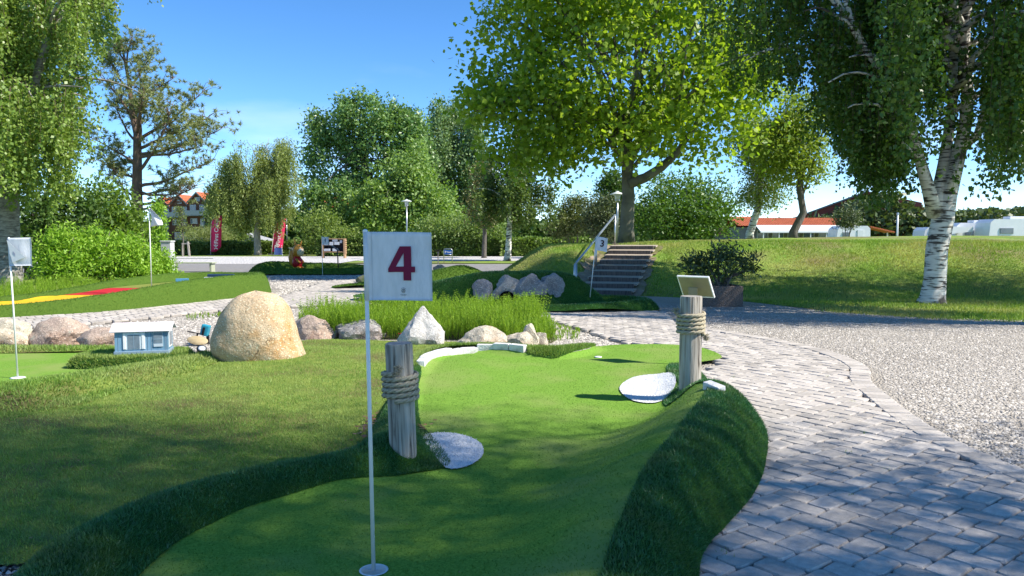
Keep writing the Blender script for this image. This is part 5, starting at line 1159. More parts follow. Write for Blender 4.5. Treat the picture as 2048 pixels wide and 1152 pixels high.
sr = thing('shelter', 'small shelter with a slanting red roof before the dark pines', 'shelter', (40.79, 85, 0)); MB().add([(-1.2, -.3, 2.6), (1.5, -.3, 2.0), (1.5, 2, 2.0), (-1.2, 2, 2.6), (-1.2, -.3, 2.45), (1.5, -.3, 1.85), (1.5, 2, 1.85), (-1.2, 2, 2.45)], [(0, 1, 2, 3), (7, 6, 5, 4), (0, 4, 5, 1), (1, 5, 6, 2), (2, 6, 7, 3), (3, 7, 4, 0)]).build('roof', TILE, sr); MB().box((-1.0, .8, 1.2), (.12, .12, 2.4)).build('post', WHITE, sr); MB().box((1.2, .8, .95), (.12, .12, 1.9)).build('post', WHITE, sr)
fp = thing('utility_pole', 'thin pale pole standing among the dark pines', 'pole', (40.17, 80, 0)); MB().tube([(0, 0, 0), (0, 0, 3.7)], [.12, .09], 8).build('post', WHITE, fp, True); MB().lathe([(.12, 3.7), (.12, 3.9), (0, 3.95)], 10).build('cap', STEEL, fp)
CARAV = M('caravan_white', (.80, .80, .80), (.72, .73, .74), 1.2, rough=.35, spec=.5)
def caravan(label, px, D, w, h, roofbox):
    t = thing('caravan', label, 'caravan', (px, D, 0), 0, 'caravans behind the mound')
    MB().prism([(-w / 2 + .15, .45), (w / 2 - .1, .45), (w / 2, .9), (w / 2 - .05, h - .25), (w / 2 - .3, h), (-w / 2 + .45, h), (-w / 2 + .12, h - .3), (-w / 2, 1.2)], 0, 2.2, 'y').build('body', CARAV, t)
    f = MB().box((-w * .22, -.02, h * .66), (w * .22, .05, .5), bev=.02).build('window', M('caravan_trim', (.35, .37, .4)), t); MB().box((-w * .22, -.05, h * .66), (w * .2, .03, .42)).build('pane', GLASS, f)
    MB().box((w * .2, -.03, 1.3), (.6, .04, 1.55), bev=.02).build('door', CARAV, t)
    if roofbox: MB().box((w * .1, 1.1, h + .12), (w * .4, 1.0, .24), bev=.05).build('roof_box', CARAV, t)
    for sx in (-.12, .12): MB().lathe([(0, -.1), (.26, -.1), (.3, -.05), (.3, .05), (.26, .1), (0, .1)], 14).build('wheel', BLACK, t, True, (sx * w * .5, .05, .3)).rotation_euler = (math.pi / 2, 0, 0)
    return t
caravan('white caravan with grey end under the hanging birch leaves', 32.07, 72, 3.2, 2.45, False); caravan('low white caravan directly right of the birch trunk', 42.03, 74, 4.6, 2.35, True); caravan('white caravan second right of the birch trunk', 42.95, 70, 5.0, 2.7, True); caravan('largest white caravan at the right frame edge', 43.73, 66, 5.4, 2.95, True)
tnt = thing('awning_tent', 'white sloping tent awning close right of the birch trunk', 'tent', (39.38, 68, 0)); MB().prism([(-1.6, 1.55), (1.5, 1.9), (1.5, 2.3), (-1.3, 2.35)], 0, 2, 'y').build('canopy', M('tent_white', (.82, .82, .82), rough=.8), tnt); MB().box((1.4, .1, 1.0), (.08, .08, 2.0)).build('post', STEEL, tnt); MB().box((-1.4, .1, .8), (.08, .08, 1.6)).build('post', STEEL, tnt)
gh = thing('pavilion', 'low white roofed pavilion half behind the clipped hedge', 'pavilion', (-29.64, 75, 0)); MB().box((0, 0, 1.2), (3.0, 2, .1), ry=.06).build('roof', WHITE, gh); MB().box((-1.3, 0, .6), (.1, .1, 1.2)).build('post', WHITE, gh); MB().box((1.3, 0, .55), (.1, .1, 1.1)).build('post', WHITE, gh)
gd = thing('shed', 'low grey roofed shed behind the hedge left of the willow', 'shed', (-28.90, 80, 0)); MB().prism([(-3.0, 0), (3.0, 0), (3.0, .95), (.3, 1.75), (-3.0, .9)], 0, 4, 'y').build('wall', M('shed_grey', (.22, .23, .24), (.28, .28, .29), 3), gd); MB().add([(-3.2, -.2, .92), (.3, -.2, 1.85), (3.2, -.2, 1.0), (3.2, 4.2, 1.0), (.3, 4.2, 1.85), (-3.2, 4.2, .92)], [(0, 1, 4, 5), (1, 2, 3, 4)]).build('roof', M('shed_roof', (.36, .36, .36), (.3, .3, .3), 4), gd)

# ------------------------------------------------------------------ trees and shrubs
def unit(n, rng=RNG, up=0.0):
    d = rng.normal(0, 1, (n, 3)); d[:, 2] += up; return d / np.linalg.norm(d, axis=1, keepdims=True)
LOBES = np.array([(0, -.05), (.46, .04), (.32, .34), (.46, .62), (.0, 1.0), (-.46, .62), (-.32, .34), (-.46, .04)])
def leafmesh(name, P, size, mat, parent, asp=.55, up=.5, down=0.0, shape='diamond', rng=RNG, loc=(0, 0, 0), jit=.35):
    n = len(P); N = unit(n, rng, up); U = unit(n, rng); U[:, 2] -= down
    U -= (U * N).sum(1, keepdims=True) * N; U /= np.maximum(np.linalg.norm(U, axis=1, keepdims=True), 1e-6); W = np.cross(N, U)
    s = (size * rng.uniform(1 - jit, 1 + jit, n))[:, None]; P = P - np.array(loc)
    if shape == 'diamond':
        V = np.stack([P, P + U * s * .45 + W * s * asp * .5 + N * s * .08, P + U * s, P + U * s * .45 - W * s * asp * .5 + N * s * .08], 1); k = 4
    else:
        V = np.stack([P + U * s * y + W * s * x + N * s * (.16 * abs(x)) for x, y in LOBES], 1); k = len(LOBES)
    return mk(name, V.reshape(-1, 3), np.arange(n * k).reshape(n, k), mat, parent)
def in_blobs(blobs, n, rng, shell=.45):
    """clump centres spread through a union of ellipsoids, denser towards the outside"""
    w = np.array([b[3] * b[4] * b[5] for b in blobs]) ** .75; w /= w.sum(); out = []
    for b, c in zip(blobs, rng.multinomial(n, w)):
        d = unit(c, rng); r = rng.uniform(shell ** 3, 1, c) ** (1 / 3); wob = np.array([1 + .22 * mnoise.noise(Vector(q * 2.3 + np.array(b[:3]))) for q in d])
        out.append(np.array(b[:3]) + d * (r * wob)[:, None] * np.array(b[3:6]))
    return np.concatenate(out)
def clumps(C, per, spread, rng, flat_=.7):
    P = np.repeat(C, per, 0); return P + rng.normal(0, 1, P.shape) * np.array([spread, spread, spread * flat_])
def limb_path(a, b, rg_, sag=.12, n=6, wob=.06):
    a, b = Vector(a), Vector(b); L_ = (b - a).length; pts = []
    off = Vector((rg_.uniform(-1, 1), rg_.uniform(-1, 1), rg_.uniform(-.3, .6))) * wob * L_
    for i in range(n + 1):
        t = i / n; p = a.lerp(b, t) + off * math.sin(t * math.pi) + Vector((0, 0, sag * L_ * math.sin(t * math.pi))); pts.append(p + Vector((rg_.uniform(-1, 1), rg_.uniform(-1, 1), rg_.uniform(-1, 1))) * .012 * L_)
    return pts
BARK = M('grey_bark', (.10, .09, .075), (.17, .155, .13), 3, rough=.95, bump=.9, bscale=9, bdist=.05, stretch=(4, 4, .7)); BARKP = M('plane_bark', (.13, .125, .095), (.20, .19, .15), 2.2, rough=.9, bump=.7, bscale=7, bdist=.04, c3=(.075, .075, .055), scale3=1.6)
BARKB = M('pine_bark', (.15, .10, .07), (.22, .155, .115), 3, rough=.95, bump=.9, bscale=10, bdist=.05, stretch=(3, 3, .8))
BIRCH = birch_bark('birch_bark')
def broad_tree(name, label, base, trunk_top, r0, blobs, nclump, per, spread, leaf, mat, bark=BARK, seed=1, limbs=12, cat='tree', group=None, shape='diamond', asp=.55, shell=.45, flat_=.7, down=0.0, bend=None, up=.5, jag=0):
    rg_ = random.Random(seed); rng = np.random.default_rng(seed)
    t = thing(name, label, cat, base, 0, group); b = Vector(base)
    if jag:      # smaller lobes round the crown give it a ragged outline
        ex = []
        for q in blobs:
            for _ in range(jag):
                d = np.array([rg_.gauss(0, 1), rg_.gauss(0, 1), rg_.gauss(.5, .8)]); d /= np.linalg.norm(d); f = rg_.uniform(.22, .38)
                ex.append((q[0] + d[0] * q[3], q[1] + d[1] * q[4], q[2] + d[2] * q[5] * 1.02, q[3] * f, q[4] * f, q[5] * f * 1.15))
        blobs = list(blobs) + ex
    C = in_blobs(blobs, nclump, rng, shell)
    mb = MB(); top = Vector(trunk_top)
    pts = [b - b, Vector((0, 0, .25)), (top - b) * .35 + Vector((r0 * .3, 0, 0)), (top - b) * .7, top - b]
    if bend: pts[2] += Vector(bend)
    mb.tube([p - Vector((0, 0, .15)) if i == 0 else p for i, p in enumerate(pts)], [r0 * 1.35, r0 * 1.05, r0 * .9, r0 * .72, r0 * .45], 14)
    pick = rng.choice(len(C), min(limbs, len(C)), replace=False)
    for k in pick:
        s = pts[2].lerp(pts[4], rg_.uniform(.25, 1)); e = Vector(C[k]) - b; r = r0 * rg_.uniform(.2, .42)
        lp = limb_path(s, e, rg_); mb.tube(lp, np.linspace(r, .02, len(lp)), 7)
        for q in range(2):
            k2 = int(np.argmin(np.linalg.norm(C - np.array(lp[3] + b) + rng.normal(0, 1.2, 3), axis=1))); l2 = limb_path(lp[3], Vector(C[k2]) - b, rg_); mb.tube(l2, np.linspace(r * .45, .012, len(l2)), 5)
    mb.build('trunk', bark, t, True)
    leafmesh('crown', clumps(C, per, spread, rng, flat_), leaf, mat, t, asp, up=up, shape=shape, rng=rng, loc=base, down=down)
    return t
def pb(px, py, rx, ry, D, dz=None):   # an ellipsoid seen at that bearing, size in metres by its angular size
    k = D / 1530; return (wx(px, D), D, 1.5 + (472 - py) * k, rx * k, (dz if dz else rx * k * .8), ry * k)

# the plane tree on the mound
PLANE = LEAF('plane_leaf', (0.13, 0.22, 0.02), (0.25, 0.335, 0.045), trans=0.55, tint=(1.25, 1.25, .4), rough=.4, spec=.4)
pt = (4.03, 27, 1.42)
broad_tree('plane_tree', 'large bright green plane tree with grey trunk on top of the mound', pt, (3.98, 27, 5.6), .245,
           [pb(1255, 150, 240, 150, 27, 3.6), pb(1090, 235, 140, 95, 26.5), pb(1020, 110, 75, 140, 27), pb(985, 225, 48, 45, 26.5), pb(1100, 20, 110, 90, 27), pb(1110, 310, 55, 40, 26), pb(1395, 215, 150, 120, 27.5), pb(1230, -60, 260, 140, 27, 3.6), pb(1245, 265, 120, 70, 26), pb(1050, 300, 80, 45, 27), pb(1480, 120, 70, 120, 27.5)], 1250, 27, .42, .155, PLANE, BARKP, 21, 26, shape='lobed', shell=.66, jag=4, bend=(0, 0, 0))
ptree = bpy.data.objects['plane_tree']
rg_ = random.Random(3); lp = [Vector((.05, -.1, 1.9)), Vector((.6, -.2, 2.1)), Vector((1.15, -.3, 2.45)), Vector((1.7, -.4, 3.0)), Vector((2.3, -.3, 3.9)), Vector((2.7, -.2, 5.0))]
MB().tube(lp, [.20, .17, .15, .12, .08, .03], 10).build('low_limb', BARKP, ptree, True)

# weeping birches
def weeping(name, label, base, stems, limbs, mat, bark, seed, leaf=.055, per_m=26, strand_gap=.22, dmax=(2, 4.5), zmin=None, twig=True, cat='tree', group=None, asp=.75, off=.07, jit_len=.5, curtain=.13, skip=None):
    rg_ = random.Random(seed); rng = np.random.default_rng(seed); t = thing(name, label, cat, base, 0, group); b = Vector(base)
    mb = MB()
    for pts, rad in stems: mb.tube([Vector(p) for p in pts], rad, 14)
    P = []; tw = MB()
    for (s, e, rise, r) in limbs:
        s, e = Vector(s), Vector(e); L_ = (e - s).length; lp = []
        for i in range(9):
            q = i / 8; lp.append(s.lerp(e, q) + Vector((0, 0, rise * math.sin(q * math.pi * .8))) + Vector((rg_.uniform(-1, 1), rg_.uniform(-1, 1), 0)) * .03 * L_)
        mb.tube(lp, np.linspace(r, .012, 9), 7)
        ns = int(L_ / strand_gap * 2.0); grp = 11
        for k in range(ns):
            if k % grp == 0:      # a curtain: a bundle of twigs hanging together
                q = rg_.uniform(.15, 1.0); i = min(int(q * 8), 7); pc = lp[i].lerp(lp[i + 1], q * 8 - i) + Vector((rg_.gauss(0, .30), rg_.gauss(0, .30), rg_.gauss(0, .1))); lnc = rg_.uniform(*dmax) * (1 - jit_len * rg_.random())
            p = pc + Vector((rg_.gauss(0, curtain), rg_.gauss(0, curtain), rg_.gauss(0, .1))); ln = lnc * rg_.uniform(.7, 1.08)
            if skip and skip(p + b): continue
            zlo = zmin(p + b) if zmin else 1.9
            ln = min(ln, p.z + b.z - zlo - rg_.uniform(0, .8))
            if ln < .4: continue
            sw = (rg_.gauss(0, .10), rg_.gauss(0, .10)); m = int(ln * per_m); q2 = np.sort(rng.random(m))
            st_ = np.array(p + b); S_ = np.stack([st_[0] + sw[0] * q2 * ln, st_[1] + sw[1] * q2 * ln, st_[2] - q2 * ln], 1) + rng.normal(0, off, (m, 3)) * (1.15 - .5 * q2)[:, None]
            P.append(S_)
            if twig and k % 3 == 0: tw.tube([p, p + Vector((sw[0] * ln * .5, sw[1] * ln * .5, -ln * .5)), p + Vector((sw[0] * ln, sw[1] * ln, -ln))], [.008, .005, .002], 3, cap=False)
    mb.build('trunk', bark, t, True)
    if twig and tw.V: mk('twigs', tw.V, tw.F, M('twig_brown', (.10, .07, .05), rough=.9), t)
    leafmesh('crown', np.concatenate(P), leaf, mat, t, asp, up=.2, down=1.2, rng=rng, loc=base)
    return t
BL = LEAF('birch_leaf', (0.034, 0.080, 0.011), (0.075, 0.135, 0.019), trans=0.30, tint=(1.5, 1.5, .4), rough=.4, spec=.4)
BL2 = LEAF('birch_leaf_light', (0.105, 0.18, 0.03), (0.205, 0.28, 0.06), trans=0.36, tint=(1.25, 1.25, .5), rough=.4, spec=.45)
def rand_limbs(stem, n, seed, z0, z1, len_, drop, bias=None, rise=.9):
    rg_ = random.Random(seed); out = []
    for k in range(n):
        z = z0 + (z1 - z0) * (k + rg_.random()) / n; a = k * 2.4 + rg_.uniform(-.4, .4); L_ = rg_.uniform(*len_) * (1 - .45 * max(0, (z - z0) / (z1 - z0) - .4))
        if bias: L_ *= bias(a)
        sx, sy = stem(z); out.append(((sx, sy, z), (sx + math.cos(a) * L_, sy + math.sin(a) * L_, z + rg_.uniform(*drop)), rise * rg_.uniform(.6, 1.3), .035 + .02 * L_ * .5))
    return out
rb0 = (9.52, 17.3, -.02)
def A(px, py, dy=0.0):
    D = 17.3 + dy; return (wx(px, D) - rb0[0], dy, 1.5 + (472 - py) * D / 1530 - rb0[2])
stems = [([(-.02, 0, -.1), (.02, 0, .12), A(1871, 560), A(1872, 500), A(1882, 440), A(1892, 395), A(1905, 330), A(1920, 250), A(1922, 190), A(1912, 130), A(1912, 60), A(1918, -60), A(1910, -200), A(1915, -330)], [.36, .27, .235, .23, .235, .17, .155, .135, .125, .11, .10, .08, .05, .03]),
         ([A(1870, 430), A(1872, 390, .1), A(1880, 330, .2), A(1886, 280, .3), A(1893, 200, .4), A(1890, 60, .6), A(1880, -120, .7)], [.19, .16, .13, .115, .10, .08, .04]),
         ([A(1866, 430), A(1852, 380, -.2), A(1835, 330, -.4), A(1820, 280, -.5), A(1800, 200, -.7), A(1720, 110, -.9), A(1690, 60, -1.0), A(1660, -40, -1.1)], [.17, .14, .115, .10, .09, .08, .07, .03]),
         ([A(1915, 300), A(1945, 270, .1), A(1965, 200, .2), A(1990, 120, .3), A(2020, 60, .4)], [.10, .085, .075, .06, .03]),
         ([A(1890, 400), A(1905, 350, -.2), A(1912, 310, -.25)], [.11, .09, .05])]
limbs = rand_limbs(lambda z: (.35, 0), 46, 5, 4.2, 11.5, (2.6, 5.2), (-.3, 1.2), bias=lambda a: 1.12 if math.cos(a) < -.2 else .95)
limbs += [(A(1720, 110, -.9), A(1600, 60, -1.4), .5, .05), (A(1700, 80, -1), A(1560, 20, -.6), .6, .05), (A(1690, 60, -1), A(1490, -40, -1.5), .8, .05), (A(1800, 200, -.7), A(1690, 150, -1.5), .5, .05), (A(1820, 280, -.5), A(1740, 240, .3), .4, .04), (A(1965, 200, .2), A(2060, 180, -.6), .5, .04), (A(1990, 120, .3), A(2090, 60, .8), .5, .04),
          (A(1800, 200, -.7), A(1640, 200, -2.0), .5, .04), (A(1835, 330, -.4), A(1715, 285, -1.3), .4, .04), (A(1820, 280, -.5), A(1640, 225, .6), .5, .04), (A(1820, 280, -.5), A(1680, 250, -2.2), .5, .04), (A(1835, 330, -.4), A(1760, 300, 1.2), .4, .03), (A(1912, 100), A(1980, 150, -1.4), .4, .04), (A(1890, 60, .6), A(1760, 80, 1.6), .5, .04), (A(1890, 60, .6), A(1820, 20, -1.6), .5, .04)]
def zmin_r(p):
    px = 1024 + p.x / p.y * 1530
    lim = np.interp(px, [1400, 1500, 1560, 1590, 1640, 1680, 1750, 1790, 1830, 1860, 1940, 1965, 2010, 2048, 2150], [150, 215, 225, 190, 270, 350, 425, 380, 400, 330, 300, 370, 410, 330, 330])
    return 1.5 + (472 - lim) * p.y / 1530
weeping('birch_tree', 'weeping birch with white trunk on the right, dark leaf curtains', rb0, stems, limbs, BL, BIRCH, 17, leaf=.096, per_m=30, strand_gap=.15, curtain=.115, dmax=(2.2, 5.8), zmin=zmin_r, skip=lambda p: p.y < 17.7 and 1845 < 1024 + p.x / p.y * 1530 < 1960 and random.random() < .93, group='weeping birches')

lb0 = (-14.16, 21.5, -.02)
stems = [([(0, 0, -.1), (0, 0, .15), (.0, 0, 1.6), (.08, 0, 3.5), (0, .1, 6), (.1, 0, 9), (0, 0, 12.5)], [.42, .36, .32, .28, .22, .15, .03]), ([(.08, 0, 3.2), (.9, -.4, 4.8), (1.8, -.8, 6.6), (2.6, -1.0, 7.8)], [.16, .12, .09, .03])]
limbs = rand_limbs(lambda z: (.05, 0), 44, 9, 3.6, 12, (2.2, 3.7), (-.2, 1.2))
limbs += [((1.8, -.8, 6.6), (3.2, -1.8, 7.6), .5, .05), ((2.2, -.9, 7.2), (4.6, -1.2, 8.4), .6, .05), ((.5, -.2, 5), (2.2, -2.2, 4.6), .6, .05), ((.5, 0, 4.2), (2.6, -.6, 4.0), .5, .05), ((.3, -.2, 5.4), (1.0, -3.0, 6.2), .6, .05)]
def zmin_l(p):
    px = 1024 + p.x / p.y * 1530
    lim = np.interp(px, [-300, 0, 60, 140, 190, 215, 235, 280, 320, 345, 380], [420, 450, 430, 440, 420, 330, 100, 30, 20, 40, 0])
    return 1.5 + (472 - lim) * p.y / 1530
weeping('birch_tree', 'weeping birch at the left edge with sunlit hanging leaf curtains', lb0, stems, limbs, BL2, M('shaded_birch_bark', (.11, .10, .085), (.36, .34, .30), 3.5, rough=.9, bump=.6, bscale=10, stretch=(1.5, 1.5, 5)), 29, leaf=.092, per_m=37, strand_gap=.115, curtain=.13, dmax=(1.2, 3.8), zmin=zmin_l, group='weeping birches')  # bark darker than the other birches: the trunk's shade is put into its colour

# two trees standing right of the view; their shade covers the near course
SH = LEAF('shade_leaf', (0.04, 0.09, 0.014), (0.09, 0.15, 0.025), trans=0.5)
def shade_tree(label, x, y, blobs, seed, n=520, per=105):
    return broad_tree('birch_tree', label, (x, y, 0), (x, y, 6), .26, blobs, n, per, .42, .07, SH, BIRCH, seed, 14, shell=.05)
shade_tree('tree just right of the view shading the near green', 9.6, 1.3, [(9.6, 1.95, 5.2, 2.4, 2.6, 2.2), (9.4, .9, 8.6, 2.6, 2.7, 2.2)], 41, 2200, 19)
shade_tree('taller tree right of the view shading the left lawn', 10.0, 0.4, [(9.8, .65, 11.8, 2.8, 2.7, 2.3), (9.8, -.1, 14.6, 2.6, 2.6, 2.2)], 43, 2200, 31)
shade_tree('tree right of the view shading the mound foot', 16.4, 17.0, [(16.4, 17.2, 6.9, 2.8, 2.0, 3.0), (16.2, 16.6, 4.4, 2.4, 1.8, 1.7), (20, 17.0, 7.0, 2.6, 1.9, 3.0)], 47, 2000, 28)
shade_tree('slim tree right of the view shading the far edge of the gravel', 14.6, 11.4, [(14.6, 11.4, 8.6, 2.0, .9, 1.6), (14.6, 11.2, 10.8, 2.0, .9, 1.5), (14.0, 12.4, 13.8, 2.2, 1.2, 1.8)], 49, 1500, 30)

# pine
pb0 = (-17.00, 35, 0); PN = LEAF('pine_needle', (0.125, 0.165, 0.05), (0.235, 0.26, 0.105), trans=0.25, tint=(1.2, 1.2, .7), rough=.6)
t = thing('pine_tree', 'tall open-crowned pine rising behind the bright shrubs on the left', 'tree', pb0); mb = MB(); rg_ = random.Random(77); rng = np.random.default_rng(77)
k35 = 35 / 1530
def B_(px, py, dy=0.0): return Vector(((px - 279) * k35, dy, 1.5 + (472 - py) * k35))
tr = [Vector((-.05, 0, 0)), B_(275, 450), B_(277, 380), B_(280, 320), B_(281, 270), B_(272, 230), B_(270, 180), B_(262, 130), B_(255, 90)]
mb.tube(tr, [.33, .27, .22, .19, .16, .12, .09, .06, .03], 12)
br = [(B_(280, 345), B_(370, 215, -.8)), (B_(281, 300), B_(420, 235, .4)), (B_(280, 330), B_(200, 280, -.6)), (B_(278, 375), B_(420, 315, .9)), (B_(276, 400), B_(205, 345, .5)), (B_(278, 385), B_(400, 380, -.5)), (B_(281, 290), B_(225, 200, .6)), (B_(281, 300), B_(300, 150, -.7)), (B_(272, 230), B_(345, 150, .8)), (B_(272, 240), B_(215, 150, -.5)), (B_(280, 280), B_(400, 180, .9)), (B_(280, 310), B_(445, 265, -.2)), (B_(270, 180), B_(310, 110, .3)), (B_(270, 190), B_(225, 110, .2)), (B_(264, 140), B_(285, 85, -.3)), (B_(262, 130), B_(235, 90, .3)), (B_(281, 315), B_(430, 300, -1.2)), (B_(277, 390), B_(340, 372, 1.2)), (B_(281, 270), B_(330, 200, -1.6)), (B_(281, 270), B_(250, 200, 1.6)), (B_(278, 360), B_(190, 310, 1.0)), (B_(275, 440), B_(235, 330, -.4)), (B_(276, 420), B_(345, 400, 1.4)), (B_(276, 410), B_(390, 372, .2))]
tufts = []
for (s, e) in br:
    lp = limb_path(s, e, rg_, sag=-.06, n=8, wob=.08); L_ = (e - s).length; r = .035 + .02 * L_; mb.tube(lp, np.linspace(r * .8, .012, 9), 7)
    for k in range(int(9 + L_ * 8)):
        q = rg_.uniform(.30, 1.0) ** .8; i = min(int(q * 8), 7); p = lp[i].lerp(lp[i + 1], q * 8 - i); d = Vector((rg_.gauss(0, .5), rg_.gauss(0, .5), rg_.uniform(.05, .7))) * (.55 + .25 * L_ * .3)
        l2 = limb_path(p, p + d, rg_, n=3); mb.tube(l2, [.016, .012, .008, .005], 4, cap=False)
        if rg_.random() < (.4 + .75 * q) * np.clip((p.z - 2.6) / 2.2, .22, 1):
            for z in range(rg_.randint(2, 5)): tufts.append(l2[-1] + Vector((rg_.gauss(0, .17), rg_.gauss(0, .17), rg_.gauss(0, .09))))
mb.build('trunk', BARKB, t, True)
T_ = np.array([tuple(x) for x in tufts]); nn = 20; P = np.repeat(T_, nn, 0); d = unit(len(P), rng, .5); s = np.cross(d, unit(len(P), rng)); s /= np.linalg.norm(s, axis=1, keepdims=True)
ln = rng.uniform(.14, .24, len(P))[:, None]
V = np.stack([P - s * .016, P + s * .016, P + d * ln], 1).reshape(-1, 3); mk('crown', V, np.arange(len(V)).reshape(-1, 3), PN, t)

# willow
wl0 = (-19.91, 60, 0); k60 = 60 / 1530
def W_(px, py, dy=0.0): return (((px - 515) * k60), dy, 1.5 + (472 - py) * k60)
WL = LEAF('willow_leaf', (0.14, 0.19, 0.045), (0.24, 0.285, 0.085), trans=0.35, tint=(1.25, 1.2, .5), rough=.45)
stems = [([(0, 0, -.1), (0, 0, .3), W_(514, 470), W_(517, 430), W_(530, 380), W_(540, 330)], [.34, .28, .25, .2, .16, .06]), ([W_(517, 430), W_(495, 390, .3), W_(470, 350, .4), W_(450, 335, .5)], [.16, .13, .09, .04])]
limbs = [(W_(517, 430), W_(440, 330, .5), .9, .07), (W_(517, 420), W_(480, 320, -.8), .8, .07), (W_(530, 380), W_(540, 285, .4), .5, .07), (W_(530, 380), W_(580, 300, -.4), .8, .07), (W_(530, 380), W_(590, 330, .8), .8, .07), (W_(535, 360), W_(520, 295, 1.0), .7, .07), (W_(520, 410), W_(430, 360, -1.0), .7, .06), (W_(530, 385), W_(560, 290, 1.2), .7, .06), (W_(495, 390, .3), W_(455, 330, -.2), .8, .06), (W_(517, 420), W_(600, 370, -.6), .9, .05), (W_(517, 430), W_(415, 380, .6), .8, .05), (W_(530, 370), W_(510, 300, -1.2), .7, .06), (W_(517, 430), W_(470, 390, -1.4), .6, .05), (W_(520, 420), W_(550, 370, -1.6), .8, .05)]
def zmin_w(p):
    px = 1024 + p.x / p.y * 1530; lim = np.interp(px, [390, 430, 470, 510, 560, 600, 620], [425, 455, 470, 475, 478, 450, 400]); return 1.5 + (472 - lim) * p.y / 1530
weeping('willow_tree', 'weeping willow standing between the two red banners', wl0, stems, limbs, WL, M('willow_bark', (.22, .20, .17), (.34, .32, .28), 4, rough=.9, bump=.7, bscale=12, stretch=(4, 4, .6)), 53, leaf=.20, per_m=17, strand_gap=.07, dmax=(2.2, 6.0), zmin=zmin_w, curtain=.22, twig=False, asp=.3, off=.10)

# tall trees behind
MAP = LEAF('maple_leaf', (0.075, 0.155, 0.035), (0.16, 0.25, 0.075), trans=0.28, tint=(1.3, 1.3, .5), rough=.4, spec=.5)
POP = LEAF('poplar_leaf', (0.10, 0.175, 0.06), (0.21, 0.285, 0.13), trans=0.28, tint=(1.2, 1.25, .6), rough=.4, spec=.55)
tg = 'tall trees behind the hedge'
broad_tree('maple_tree', 'tallest dark green broadleaf tree behind the hedge, left of flag 4', (-13.57, 72, 0), (-13.57, 72, 9), .4, [pb(735, 245, 52, 62, 72), pb(665, 330, 62, 90, 73), pb(770, 320, 75, 95, 72), pb(700, 415, 85, 60, 70), pb(640, 270, 28, 35, 73), pb(780, 235, 25, 35, 72)], 900, 40, .42, .32, MAP, jag=7, seed=61, limbs=16, group=tg)
broad_tree('maple_tree', 'green broadleaf tree directly behind flag 4 and its lamp', (-8.35, 66, 0), (-8.35, 66, 6), .35, [pb(815, 385, 55, 85, 66), pb(770, 425, 60, 50, 65), pb(860, 430, 55, 50, 65)], 480, 42, .42, .30, LEAF('maple_leaf_light', (0.11, 0.19, 0.04), (0.21, 0.29, 0.085), trans=.3), jag=6, seed=62, limbs=12, group=tg)
for i, (px, top, wd, D) in enumerate(((838, 245, 28, 84), (876, 212, 32, 86), (912, 215, 32, 88), (950, 232, 32, 86))):
    hh = (470 - top) / 2; broad_tree('poplar_tree', ('leftmost silvery poplar beside the tallest green tree', 'second silvery poplar behind flag 4', 'third silvery poplar right of flag 4', 'rightmost silvery poplar next to the plane tree crown')[i], (-10.19 + i * 2.2, D, 0), (-10.19 + i * 2.2, D, 12), .25,
        [pb(px, top + hh * .55, wd * .8, hh * .55, D), pb(px + 4, top + hh * 1.2, wd * 1.15, hh * .7, D), pb(px, top + 18, wd * .4, 22, D)], 300, 40, .36, .32, POP, jag=6, seed=65 + i, limbs=10, group=tg, flat_=1.3)
broad_tree('conifer', 'brownish slender conifer left of the far birch', (-1.90, 52, 0), (-1.90, 52, 4.5), .16, [pb(968, 360, 16, 40, 52), pb(968, 415, 30, 45, 52)], 140, 40, .26, .18, LEAF('brown_conifer', (.085, .085, .025), (.16, .14, .05), trans=.2), seed=71, limbs=14)
fb0 = (-0.24, 46, 0); k46 = 46 / 1530
def Fb(px, py, dy=0.0): return ((px - 1016) * k46, dy, 1.5 + (472 - py) * k46)
weeping('birch_tree', 'far weeping birch with dark crown and white foot left of the stairs', fb0, [([(-.05, 0, -.1), (0, 0, .4), Fb(1018, 470), Fb(1022, 400), Fb(1030, 320), Fb(1035, 240)], [.28, .20, .17, .14, .09, .03])],
        [(Fb(1022, 400), Fb(960, 340, .4), .5, .05), (Fb(1022, 390), Fb(1090, 330, -.4), .5, .05), (Fb(1025, 370), Fb(1070, 290, .6), .5, .05), (Fb(1025, 370), Fb(985, 300, -.6), .5, .05), (Fb(1022, 410), Fb(1100, 380, .7), .5, .05), (Fb(1022, 410), Fb(955, 390, -.7), .5, .05), (Fb(1030, 330), Fb(1040, 260, -1), .5, .05), (Fb(1022, 420), Fb(1040, 370, -1.5), .4, .05), (Fb(1022, 420), Fb(1000, 370, 1.4), .4, .05), (Fb(1022, 430), Fb(1080, 420, -1), .3, .04)], LEAF('far_birch_leaf', (.055, .095, .02), (.11, .15, .04), trans=.3), BIRCH, 73, leaf=.15, per_m=22, strand_gap=.075, dmax=(1.0, 2.8), zmin=lambda p: 1.55, curtain=.2, twig=False, off=.12, group='weeping birches')

